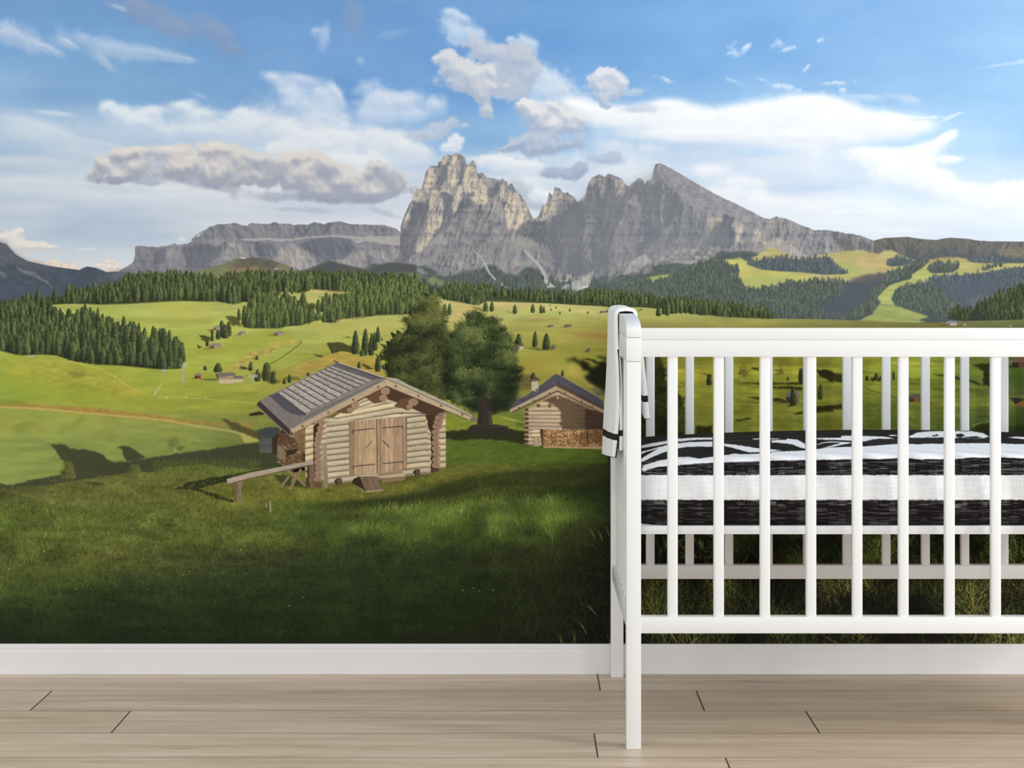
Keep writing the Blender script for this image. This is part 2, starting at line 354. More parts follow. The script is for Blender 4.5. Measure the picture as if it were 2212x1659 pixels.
    cloud([(1180, 300, 74, 26), (1130, 305, 40, 14, -.5), (1150, 325, 40, 16), (1210, 315, 50, 18), (1095, 320, 30, 7, -.2)], (190, 198, 212), (158, 172, 196), 85, soft=0.60, alpha=.85, scale=38, amp=0.85)
    cloud([(1190, 372, 30, 14, .1), (1225, 378, 46, 20), (1255, 365, 26, 18)], (168, 182, 202), (154, 170, 193), 86, soft=.4, alpha=.9, scale=26)
    cloud([(1310, 345, 46, 12, .1), (1325, 338, 24, 14)], (178, 191, 209), (166, 181, 203), 87, soft=.6, alpha=.8, scale=26)
    cloud([(1130, 415, 46, 30, .6), (1160, 440, 30, 16)], (184, 193, 206), (172, 183, 200), 88, soft=.6, alpha=.75, scale=30)
    cloud([(985, 303, 26, 16), (975, 318, 30, 12), (1060, 345, 60, 14), (1120, 360, 80, 18), (1190, 425, 60, 20)], (232, 235, 238), (214, 222, 232), 89, soft=.5, alpha=.85, scale=36)
    cloud([(920, 292, 60, 18), (950, 275, 40, 16), (975, 262, 16, 12), (1005, 270, 8, 6)], (196, 203, 214), (182, 193, 209), 90, soft=.6, alpha=.75, scale=34)
    # the big grey cloud on the left
    cloud([(225, 372, 46, 24), (215, 352, 22, 18), (250, 385, 44, 16), (265, 335, 40, 22), (300, 330, 30, 24), (290, 360, 50, 30), (345, 330, 36, 26), (390, 330, 46, 30), (440, 330, 44, 28), (480, 325, 40, 26), (380, 365, 90, 32),
           (470, 370, 80, 40), (550, 350, 66, 32), (560, 385, 90, 36), (630, 345, 50, 26), (650, 375, 80, 40), (715, 365, 50, 30), (740, 395, 80, 36), (820, 360, 32, 24), (850, 385, 50, 34), (860, 410, 44, 20), (800, 420, 70, 24), (680, 420, 90, 22)],
          (214, 210, 206), (160, 166, 181), 91, soft=0.36, alpha=.97, scale=46, amp=0.66, shade=2.4, bias=-.06)
    cloud([(230, 390, 60, 10), (310, 390, 50, 12, .1), (400, 388, 80, 12, .12), (480, 405, 80, 14, .1), (600, 425, 110, 14), (740, 430, 90, 14), (590, 365, 40, 30), (710, 375, 40, 26), (840, 385, 40, 26)], (158, 164, 180), (150, 157, 175), 92, soft=.7, alpha=.6, scale=46)
    cloud([(270, 330, 26, 14), (225, 350, 20, 9), (360, 325, 40, 14), (400, 345, 50, 18), (470, 315, 30, 13), (600, 330, 22, 10), (650, 330, 24, 8), (300, 322, 20, 9)], (226, 222, 214), (212, 208, 204), 93, soft=.8, alpha=.7, scale=26)
    cloud([(640, 452, 60, 6), (690, 455, 40, 7), (830, 460, 60, 8, .3), (330, 395, 14, 10)], (178, 186, 199), (174, 182, 196), 94, soft=.7, alpha=.6, scale=30)
    cloud([(20, 515, 44, 22), (60, 530, 54, 16), (100, 535, 34, 9), (40, 500, 14, 12), (30, 540, 80, 10)], (231, 226, 216), (204, 205, 207), 95, soft=.4, alpha=.92, scale=30)
    cloud([(392, 517, 10, 8), (190, 538, 26, 4)], (226, 226, 224), (214, 217, 220), 96, soft=.6, alpha=.8, scale=12)
    n = fbm(*R.a(), 26, 16, 99, 4) - .5
    PIC[R.sl] *= (1 + n * .025)[..., None]

# ---- mountains
def rock(c, s, seed, dark, mid, light, lit=(), shade=(), shear=.3, sx=16, sy=46, kl=.3, ks=.3, con=1.5, soft=1.2, rough=0):
    """a rock face: fluted relief inside an outline, lighter and darker on traced patches"""
    pts = P(c, s); m, R = pmask(pts, .6, rough, 10, seed)
    R2 = Reg(R.x0 - 200, R.y0, R.x1 + 200, R.y1)
    def sheared(sxx, syy, sd, fn=ridged, o=5):
        n = fn(R2.x0, R2.y0, R2.w, R2.h, sxx, syy, sd, o)
        wx = (fbm(*R.a(), 60, 60, sd + 3, 2) - .5) * 30
        xx = (np.arange(R.w)[None, :] + (R.x0 - R2.x0)) + shear * (np.arange(R.h)[:, None] - R.h * .6) + wx
        return remap(n, np.arange(R.h)[:, None] + 0 * xx, xx)
    L = .5
    for k, (fx, fy, wt, o) in enumerate(((3.4, 1.9, .17, 3), (1.5, 1.1, .15, 3), (.62, .55, .12, 3), (.3, .26, .09, 2))):
        H = sheared(sx * fx, sy * fy, seed + 40 * k, ridged, o)
        dx = np.roll(H, -1, 1) - np.roll(H, 1, 1); dy = np.roll(H, -1, 0) - np.roll(H, 1, 0)
        g = -dx + .55 * dy * (sy / sx) ** .5; g = g / (g.std() + 1e-6) + .35 * (H - H.mean()) / (H.std() + 1e-6)
        L = L + wt * con * .55 * np.clip(g, -2, 2)
    warm = np.zeros((R.h, R.w), np.float32)
    for q in lit:
        mm, _ = pmask_in(R, c, q, soft); L = L + kl * mm * (1 - warm * .6); warm = np.maximum(warm, mm)
    for q in shade:
        mm, _ = pmask_in(R, c, q, soft); L = L * (1 - mm) + mm * (.17 + (L - .5) * .42); warm = warm * (1 - mm)
    L = np.clip(L + (RS(seed).rand(R.h, R.w) - .5) * .16, 0, 1.15)[..., None]
    dark, mid, light = [np.array(q, np.float32) for q in (dark, mid, light)]
    grey = mid + (light - mid) * .5 * np.array([.85, .95, 1.15], np.float32); wm = blur(warm, 4)[..., None]; light = grey + (light - grey) * (.12 + .88 * wm)
    col = np.where(L < .5, dark + (mid - dark) * L * 2, mid + (light - mid) * (L * 2 - 1))
    put(m, R, col); return R

def pmask_in(R, c, s, soft=1, rough=3, seed=4):
    pts = P(c, s); m = raster(pts, *R.a())
    if rough:
        dx = (fbm(*R.a(), 9, 14, seed, 3) - .5) * 4 * rough; dy = (fbm(*R.a(), 9, 14, seed + 5, 3) - .5) * 4 * rough
        m = remap(m, np.arange(R.h)[:, None] + dy, np.arange(R.w)[None, :] + dx)
    return blur(m, soft, n=1), R

def mountains():
    # pale peaks far off, then the dark slope on the left
    fill('d', '270,600 300,550 340,545 400,600 450,585 500,565 560,556 620,600 680,590 740,588 800,650 800,700 270,700', (226, 212, 196), soft=.6, tex=.10)
    fill('d', '930,690 945,610 1000,570 1080,543 1130,560 1180,590 1215,620 1215,690', (222, 214, 206), soft=.6, tex=.12)
    # table mountain
    rock('d', '1150,690 1310,600 1340,560 1345,430 1370,422 1560,430 1670,420 1740,397 1775,410 1860,400 1910,380 1915,340 1945,320 1975,330 2050,250 2100,225 e 70,350 100,320 150,285 240,230 330,205 420,203 500,190 560,215 620,222 640,200 665,190 790,205 850,200 890,183 940,200 1030,200 1090,215 1130,205 1230,210 1290,183 1390,207 1420,190 1540,174 1650,205 1800,208 1990,215 2100,250 2140,280 2300,500 2300,760 -200,760',
         101, (100, 104, 115), (132, 133, 140), (172, 165, 160), shear=-.15, sx=22, sy=50, con=1.25, rough=.6,
         lit=['d 1640,480 1760,420 1760,520 1660,540', 'e 1050,390 1200,480 1300,560 1350,590 1200,670 1080,650 900,580 880,520 960,440', 'e 1050,400 1140,470 1200,600 1100,640 960,580 900,520',
              'e 1700,480 1850,460 2140,440 2100,560 1850,640 1640,620 1500,580 1600,520', 'e 360,560 420,420 500,330 580,400 640,520 640,550'],
         shade=['e 720,370 860,400 850,520 880,560 700,480 740,400', 'e 1800,520 1840,500 1860,600 1800,660', 'e 0,420 60,400 240,400 380,400 360,520 150,640 0,640', 'd 1560,450 1640,440 1620,600 1500,640',
                'e 1240,360 1480,330 1640,360 1700,430 1560,560 1400,560 1280,500 1120,420', 'e 1060,300 1110,215 1140,220 1080,330', 'e 1160,310 1220,220 1260,210 1190,330', 'e 1360,290 1440,200 1480,200 1400,300'], kl=.2, soft=1.5)
    fill('e', '560,350 700,345 830,345 960,352 1080,348 1160,335 1230,325 1500,312 1700,325 1900,322 2140,322 2145,420 2000,408 1800,372 1720,392 1640,345 1500,330 1230,340 1090,362 940,380 800,362 700,372 565,368', (176, 171, 168), soft=.8, rough=1.2, alpha=.85, tex=.08)
    fill('e', '220,370 300,345 400,360 370,400 300,430 250,400', (160, 158, 160), soft=1, rough=1, alpha=.6)
    # massif in the middle
    out = ('a 60,1300 130,1270 200,1150 215,900 240,820 290,700 335,630 340,590 385,512 430,520 440,480 470,350 500,300 520,280 570,275 583,285 605,235 630,225 650,180 700,155 730,170 780,145 830,162 850,170 870,200 890,265 905,270 935,235 960,220 985,245 1000,340 1020,355 1050,345 1100,395 1160,405 1230,425 '
           '1255,405 1300,435 1320,480 1340,457 1360,460 1380,510 1450,580 1500,655 1520,700 1570,810 1600,815 1640,770 1665,660 1690,680 1720,640 1740,545 1770,590 1800,495 1850,510 1885,560 1895,545 1910,560 1925,545 1950,570 1990,590 2025,645 '
           'b 125,510 150,490 200,430 215,345 260,275 330,245 380,275 410,240 470,260 540,290 560,330 595,362 640,330 700,285 740,300 757,345 775,310 810,300 830,240 850,155 885,140 910,145 960,170 1080,240 1240,335 1460,455 1720,575 1850,650 1930,668 2000,645 2096,672 '
           'c 90,110 160,130 270,180 400,230 530,230 680,260 780,270 910,320 1100,420 1300,560 1300,900 0,900 a 1000,1650 0,1650')
    rock('a', out, 202, (104, 107, 116), (141, 141, 144), (197, 185, 167), shear=.42, sx=17, sy=46, con=1.7, rough=.7,
         lit=['a 480,330 560,290 575,330 570,450 540,500 470,560 450,520', 'a 720,190 780,150 820,200 828,300 815,430 760,500 730,540 700,470 710,300', 'a 640,180 700,160 690,230 650,280 630,260',
              'a 900,290 960,225 990,300 1010,400 1060,460 1090,520 1130,640 1040,680 960,620 930,560 870,580 850,500 860,370', 'a 900,330 960,260 1000,420 1080,560 1110,640 1000,640 920,540 870,500', 'a 780,500 850,470 870,580 830,640 790,740 745,760 750,640', 'a 780,520 850,490 860,600 790,720 755,740',
              'a 340,600 400,520 440,540 450,640 340,660', 'a 290,720 350,650 345,740 290,840 250,910 235,850', 'a 290,740 340,670 335,740 270,860 245,900',
              'a 540,520 600,520 640,600 650,720 650,870 580,950 480,1100 400,1200 350,1220 450,1000 500,800 520,640', 'a 1240,450 1310,440 1330,530 1400,560 1480,650 1530,760 1520,900 1420,870 1380,960 1300,920 1280,780 1300,640 1230,560',
              'a 640,440 680,420 720,530 710,580 620,540', 'a 400,830 425,850 410,920 330,1050 290,1080 340,950', 'a 1270,700 1420,720 1420,870 1380,950 1300,920',
              'b 335,270 355,330 370,470 340,460 322,360', 'b 480,290 560,300 560,430 490,450 470,350', 'b 1350,660 1480,640 1430,750 1350,790', 'b 1600,680 1700,720 1640,870 1590,960 1620,800', 'b 1620,760 1700,760 1640,900 1600,960', 'b 1780,760 1850,780 1850,880 1760,900',
              'b 1860,880 2060,900 2090,960 1980,970 1880,930', 'a 1780,540 1850,520 1870,600 1790,780 1740,800', 'a 1650,700 1720,690 1720,800 1640,850'],
         shade=['a 630,570 670,560 720,590 760,560 745,760 790,740 790,800 700,920 560,1010 480,1090 600,940 655,850 650,720', 'a 340,640 450,640 500,600 520,640 480,800 400,1000 330,1200 250,1270 150,1270 210,1160 215,930 270,900 340,760',
                'a 620,330 700,230 710,300 700,420 660,430 620,530 590,520', 'a 830,300 890,290 860,370 850,450 800,470 820,430', 'a 1090,510 1230,455 1230,520 1150,610 1120,590',
                'a 1530,820 1640,860 1700,830 1720,1080 1600,1060 1500,1010 1390,960 1440,870', 'a 1180,830 1160,920 1050,1080 1010,1110 1040,1010 1130,920', 'a 1310,970 1240,1090 1200,1200 1190,1110 1220,1040', 'a 1300,640 1250,720 1240,640', 'a 820,720 800,660 880,600 940,650 900,700',
                'a 1800,800 2000,660 2086,640 2086,1400 1880,1400 1720,1100 1720,850', 'b 0,520 120,500 180,500 230,380 320,300 330,470 380,480 400,300 460,300 480,450 560,440 600,370 740,310 760,420 880,300 930,420 900,560 920,760 880,880 780,950 700,1000 720,900 750,720 680,420 600,480 500,720 400,980 420,1100 300,1150 200,1200 0,1200 100,960 200,660 290,640 290,800 250,900 260,1060 100,980 150,740',
                'b 1490,620 1600,660 1560,780 1600,900 1560,960 1430,930 1330,900 1400,760 1470,680', 'b 950,420 1090,460 1130,600 1000,680 930,760 920,560'], kl=.30, soft=1)
    # extra veil on the sheltered middle faces so they stay grey-blue
    fill('b', '-100,560 120,510 230,400 330,300 590,370 700,300 860,200 930,340 1100,470 1250,600 1480,640 1560,960 1200,1000 900,1000 500,1200 0,1250 -150,1000', (128, 131, 138), soft=14, alpha=.42)
    fill('b', '870,190 910,150 960,175 1460,460 1720,580 1850,655 1800,700 1500,625 1250,605 1130,480 1000,372 930,310 900,270', (148, 148, 153), soft=1, rough=1, alpha=.8, tex=.16, ts=(7, 6))
    fill('b', '840,230 860,160 885,150 870,210 900,280 900,340 850,330', (116, 118, 126), soft=1, rough=1, alpha=.5, tex=.1)
    # low dark woods at the foot, scree runs
    fill('a', '-400,1700 -100,1290 130,1290 300,1290 470,1290 600,1370 700,1400 900,1360 1060,1330 1150,1290 1260,1360 1400,1400 1520,1290 1640,1350 1800,1500 2086,1450 b 400,1280 480,1180 640,1200 820,1100 1000,1080 1200,1110 1450,980 1560,960 2000,1010 2096,1400 0,1500 a 2000,1800', (90, 99, 98), soft=2, rough=3, rs=16, tex=.16, ts=(9, 6))
    fill('a', '300,1290 600,1150 760,1180 860,1180 1000,1150 1180,1270 1270,1350 1430,1360 1560,1260 1520,1200 1450,1050 1330,960 1150,860 860,800 700,930 500,1100', (140, 139, 142), soft=5, rough=4, alpha=.25, tex=.3, ts=(7, 9))
    fill('p', '860,604 900,588 980,592 1040,602 1100,594 1160,602 1230,612 1290,602 1340,588 1400,590 1460,572 1560,545 1600,560 1600,690 860,690', (92, 101, 100), soft=3, rough=3, tex=.14, ts=(8, 5))
    forest('a', '450,1420 700,1420 900,1380 1060,1350 1200,1330 1270,1390 1420,1430 1540,1310 1650,1380 1800,1540 2086,1500 2086,1640 450,1640', 500, 7, 3.4, FAR, 31, vary=.3)
    forest('p', '900,600 1000,610 1100,615 1230,625 1300,620 1400,605 1560,570 1600,660 1300,640 900,640', 700, 7, 3.4, FAR, 32, vary=.3)
    SC = (178, 174, 172)
    line('a', '970,1150 1040,1215 1090,1290 1120,1370 1170,1430 1250,1490 1340,1545', 2.5, SC, soft=.5, w1=2)
    line('a', '1080,1270 1100,1330 1130,1380 1200,1450 1260,1500', 6, SC, soft=.7, w1=2.5, alpha=.9)
    line('a', '1480,1140 1560,1220 1640,1300 1680,1380 1710,1450 1750,1510', 4, SC, soft=.6, w1=8)
    fill('a', '1680,1440 1730,1460 1800,1520 1720,1535 1700,1490', (192, 188, 182), soft=.7, rough=1)
    line('a', '1660,1310 1750,1450', 1.5, SC, alpha=.6)
    fill('a', '1800,1580 1900,1500 2090,1410 2090,1560 1960,1580', (160, 158, 156), soft=.8, rough=1, tex=.14, ts=(4, 9))
    fill('b', '-20,1335 120,1250 275,1150 250,1230 225,1310 100,1360 -20,1370', (165, 163, 162), soft=.8, rough=1, tex=.16, ts=(4, 9))
    fill('b', '120,1330 210,1290 215,1315 80,1360', (212, 206, 192), soft=.8, rough=.8)
    fill('a', '1840,1470 1900,1400 1960,1370 1960,1440 1880,1480', (160, 158, 158), soft=.8, rough=2)
    fill('b', '540,1190 600,1110 660,1040 760,1000 820,1080 700,1130 620,1160 560,1195', (164, 160, 160), soft=.8, rough=1, tex=.14, ts=(4, 9))
    fill('b', '410,1270 400,1150 470,1120 540,1180 480,1230', (132, 132, 128), soft=1.5, rough=3, alpha=.7, tex=.3)
    fill('b', '900,1085 1000,1000 1100,930 1280,930 1400,940 1450,970 1380,1060 1240,1110 1050,1090', (146, 143, 142), soft=1, rough=2, tex=.3, ts=(9, 5))
    fill('b', '740,1120 800,1090 830,1150 740,1200', (136, 134, 130), soft=1, rough=2, tex=.3)
    fill('a', '270,1295 380,1230 440,1240 620,1160 480,1290 380,1300', (146, 146, 148), soft=1.2, rough=1, alpha=.8)
    fill('a', '340,1320 420,1375 490,1385 440,1320', (150, 148, 144), soft=1, rough=2, alpha=.7, tex=.2)
    fill('a', '580,1390 640,1320 720,1320 800,1340 700,1410', (142, 140, 140), soft=1.2, rough=2.5, alpha=.7, tex=.25)
    fill('a', '1180,1280 1300,1330 1420,1350 1440,1340 1400,1410 1330,1370', (146, 142, 132), soft=1, rough=2, alpha=.7, tex=.2)
    fill('a', '1380,1310 1400,1260 1440,1240 1430,1300', (182, 166, 148), soft=1, rough=1.5, alpha=.7)
    # hills in front of the table mountain
    fill('e', '-300,900 -200,740 0,690 80,690 200,660 330,620 520,550 580,545 700,535 780,545 860,560 1000,610 1110,670 1180,660 1300,620 1430,565 1520,590 1600,610 1800,655 1870,650 2000,590 2100,580 2300,610 2300,900', (104, 106, 92), soft=.8, tex=.14, ts=(14, 6))
    fill('e', '100,690 330,625 520,560 600,600 450,640 440,690 700,690 900,690 900,720 500,770 250,790', (128, 132, 92), soft=3, alpha=.8, tex=.1)
    fill('e', '440,640 700,625 830,640 760,660 600,680 460,690', (152, 126, 96), soft=3, alpha=.8, tex=.1)
    fill('e', '440,610 560,560 700,545 860,570 920,610 820,640 680,615 520,640', (98, 94, 84), soft=3, alpha=.7, rough=2, tex=.2)
    fill('e', '930,590 1000,610 1110,670 1180,690 1050,700 900,650', (138, 132, 104), soft=2, alpha=.7)
    fill('e', '1150,690 1300,625 1430,567 1520,590 1800,660 2000,592 2300,610 2300,680 1800,700', (82, 86, 88), soft=2, alpha=.9, tex=.1)
    fill('e', '1180,710 1500,700 1700,690 1750,720 1650,760 1250,760', (118, 122, 96), soft=3, alpha=.7, tex=.1)
    fill('a', '480,1440 560,1410 640,1460 760,1480 890,1505 740,1525 560,1520', (126, 136, 98), soft=1.5, rough=1, tex=.08)
    fill('a', '300,1370 420,1380 440,1430 320,1430', (116, 124, 96), soft=2, rough=2, alpha=.8)
    line('e', '185,670 230,700 290,720 290,770 340,790', 1.2, (196, 190, 168), alpha=.8)
    # slope on the far left
    fill('d', '-1400,1200 -1400,420 -700,330 -200,340 0,380 30,395 60,400 110,455 160,510 270,570 440,610 560,630 790,660 830,640 870,625 960,640 1060,680 1200,675 1400,700 1500,1100', (76, 86, 98), soft=.6, tex=.10, ts=(16, 10))
    fill('d', '-1400,420 0,380 30,395 60,400 110,455 160,510 270,570 440,610 600,660 400,640 200,600 100,600 0,640 -1400,700', (100, 101, 110), soft=5, alpha=.8, tex=.15)
    fill('d', '150,600 240,660 340,680 440,750 530,820 480,810 350,730 250,710 190,650', (128, 127, 129), soft=1.2, rough=2, alpha=.75, tex=.2)
    fill('d', '-30,640 40,690 70,740 20,720 -30,700', (122, 122, 126), soft=1.5, rough=2, alpha=.7)
    fill('d', '1050,690 1300,650 1700,680 2120,560 2120,800 1200,800', (112, 112, 118), soft=6, alpha=.6, tex=.2)
    fill('d', '1930,680 2010,660 2120,640 2120,790 2050,770', (120, 128, 92), soft=1, tex=.08)
    hutlet('e', '540,536,60,12', (220, 214, 206), (226, 222, 216)); hutlet('e', '890,645,30,10 1140,700,30,12', (210, 206, 196), (220, 214, 204))

def right_slopes():
    XS = [1640, 1800, 2000, 2212, 2512]; YS = [470, 560, 640, 720]
    fill('c', '910,320 1000,297 1100,292 1200,287 1320,305 1450,315 1520,300 1580,295 1720,303 1800,318 1900,325 2212,328 3500,300 3500,900 900,900', (108, 106, 102), soft=.6)
    R = Reg(1640, 480, CW - OX, 565)                              # gullied slope
    xx = np.arange(R.w)[None, :] + .45 * np.arange(R.h)[:, None] * np.sign(np.sin((R.X()) / 26.)); n = remap(ridged(R.x0, R.y0, R.w, R.h, 26, 60, 301, 4), np.arange(R.h)[:, None] + 0 * xx, xx); n = blur(n, 1); g = np.roll(n, -2, 1) - np.roll(n, 2, 1)
    k = pmask_in(R, 'c', '910,330 1000,302 1200,294 1320,312 1450,322 1520,308 1720,312 1900,332 2212,336 3500,310 3500,520 1300,520 1150,470 1000,400', 3, 0)[0]
    PIC[R.sl] *= (1 - k * np.clip(g * 1.1, -.14, .2))[..., None]
    fill('c', '1000,380 1060,370 1120,450 1200,440 1240,350 1290,460 1330,470 1400,380 1440,440 1500,380 1560,440 1620,340 1680,460 1760,360 1850,470 1980,400 2000,470 2212,470 2212,520 1300,520 1150,480', (84, 91, 97), soft=3, rough=4, alpha=.75, tex=.15)
    fill('c', '2000,400 2100,390 2212,380 2212,480 2080,480 1990,450', (134, 126, 100), soft=3, rough=3, alpha=.6, tex=.2)
    fill('c', '0,330 60,300 100,300 220,370 340,460 250,460 200,450 100,420 0,400', (172, 165, 160), soft=1.2, rough=2, tex=.12, ts=(4, 8))
    fill('c', '-60,380 60,400 0,330', (180, 164, 146), soft=1, rough=2, alpha=.6)
    fill('c', '560,300 700,270 780,400 700,440 640,430 600,360', (92, 92, 92), soft=4, rough=3, alpha=.55, tex=.2)
    fill('c', '760,300 840,310 930,430 820,420', (86, 88, 90), soft=4, rough=3, alpha=.55, tex=.2)
    fill('p', '880,615 1300,628 1560,600 1760,600 2000,640 2512,620 2512,720 880,720', (82, 92, 88), soft=3, rough=2, tex=.1)
    # sunny alps
    Y1, G1 = (178, 168, 92), (160, 164, 86)
    fill('c', '-150,470 0,380 120,410 200,460 330,470 430,450 520,430 640,410 760,405 950,430 1060,400 1150,440 1230,480 1300,500 1270,540 1180,560 1050,590 900,620 760,640 650,690 500,690 0,690', (184, 174, 118), soft=1.5, rough=2, tex=.10, ts=(40, 6))
    fill('c', '760,450 1000,450 1040,520 1140,545 1050,585 850,560 700,520', (192, 168, 118), soft=5, alpha=.7, tex=.12, ts=(20, 5))
    fill('c', '570,500 700,520 850,570 800,620 640,660 600,620', (174, 178, 108), soft=4, alpha=.8)
    fill('b', '1450,1055 1560,1045 1650,1035 1750,1080 1850,1130 1950,1160 2096,1170 2300,1200 2300,1330 1950,1330 1700,1345 1640,1250 1620,1180 1560,1110', (194, 188, 112), soft=1, rough=1, tex=.10, ts=(40, 8))
    fill('b', '1640,1230 1800,1200 2096,1200 2300,1300 1950,1330 1700,1345', (172, 176, 108), soft=4, alpha=.8)
    fill('b', '600,1280 750,1225 900,1200 1040,1180 1140,1165 1050,1200 940,1240 860,1280 720,1290', (166, 172, 104), soft=1, tex=.08)
    fill('c', '1270,590 1340,520 1400,490 1500,466 1640,465 1750,485 1830,510 2000,520 2100,512 2300,512 3500,500 3500,560 2212,545 1990,572 1750,612 1600,622 1440,622 1350,700 1280,740 1080,735', (182, 175, 114), soft=1, rough=1, tex=.12, ts=(40, 6))
    fill('c', '1230,640 1260,580 1330,555 1430,610 1340,690 1200,720 1090,760 1060,820 1100,880 960,870 940,800 1020,720 1150,660', (174, 178, 108), soft=1, rough=1, tex=.12, ts=(50, 4))
    fill('c', '1380,490 1500,468 1600,470 1560,500 1400,520', (170, 140, 98), soft=3, alpha=.7)
    # woods
    forest('c', '0,475 130,470 280,490 400,470 520,475 560,510 640,570 700,600 640,610 480,615 300,595 100,585 -60,570 -200,520', 420, 8, 3.6, FARB, 41, under=(84, 96, 98))
    forest('c', '1010,525 1110,470 1220,490 1290,505 1200,535 1060,545', 70, 8, 3.6, FARB, 42, under=(86, 98, 96))
    forest('c', '1370,560 1450,520 1580,515 1650,535 1640,565 1590,595 1430,605 1390,590', 90, 9, 3.8, FAR, 43, under=(82, 94, 88))
    forest('c', '1990,460 2212,480 2600,480 2600,510 2212,512 1780,510 1700,490', 160, 7, 3.4, FARB, 44, under=(84, 94, 98))
    forest('c', '1810,565 1920,550 1910,580 1830,582 1960,530 1990,528 2040,545 1960,555', 30, 7, 4, FAR, 45)
    forest('b', '700,1240 860,1270 960,1230 1150,1160 1300,1080 1430,1060 1560,1110 1640,1140 1640,1230 1700,1340 1950,1330 2150,1260 c 70,700 200,690 380,670 640,670 700,710 900,650 1000,630 1290,520 1400,490 1340,550 1240,610 1230,650 1050,700 1010,740 940,810 970,880 930,980 850,985 750,1020 0,1010 b 1600,1570 1000,1480 600,1440 300,1480 0,1480 -200,1460 300,1370 600,1300', 4600, 9.5, 4.2, FAR, 46, under=(76, 87, 84))
    fill('c', '670,690 850,620 990,605 950,680 880,760 860,830 720,910 640,990 470,990 460,880 650,790', (82, 89, 101), soft=3, rough=2, alpha=.8)
    fill('c', '690,660 850,610 1010,600 950,650 850,690', (106, 100, 96), soft=3, alpha=.7)
    forest('c', '700,1000 740,960 860,880 960,870 960,960 850,985', 60, 15, 6, FAR, 47)
    forest('c', '350,990 480,930 460,1000 620,990 640,1005 380,1005', 40, 12, 5, FAR, 471)
    forest('c', '1440,640 1740,620 2000,580 2212,555 3500,520 3500,1000 1640,1000 1600,1020 1390,980 1230,925 1100,885 1080,790 1200,710 1340,700', 2900, 9.5, 4.2, FARB, 48, under=(80, 91, 96))
    fill('c', '1500,700 1700,660 2010,630 1980,760 1860,850 1800,910 1740,930 1640,850 1480,790', (86, 96, 108), soft=5, rough=2, alpha=.72)
    fill('c', '1700,830 1960,780 1900,830 1780,900', (112, 114, 118), soft=4, alpha=.5)
    forest('c', '1110,880 1090,790 1200,720 1300,710 1420,720 1560,830 1650,910 1600,1000 1390,960 1230,915', 520, 11, 5, FAR, 49, under=(80, 90, 84))
    fill('c', '750,1020 900,955 960,875 1100,880 1230,925 1390,975 1300,1012 1380,1030 1100,1040', (158, 166, 100), soft=1, rough=1, tex=.10, ts=(30, 6))
    forest('c', '1560,1000 1580,950 1660,915 1740,930 1850,880 1990,800 2212,730 3500,640 3500,1010 1700,1012', 1000, 14, 8, NEARD, 50, under=(56, 62, 52))
    trees('c', '2100,940,60,40 2200,1000,90,60', PINEL, 51)
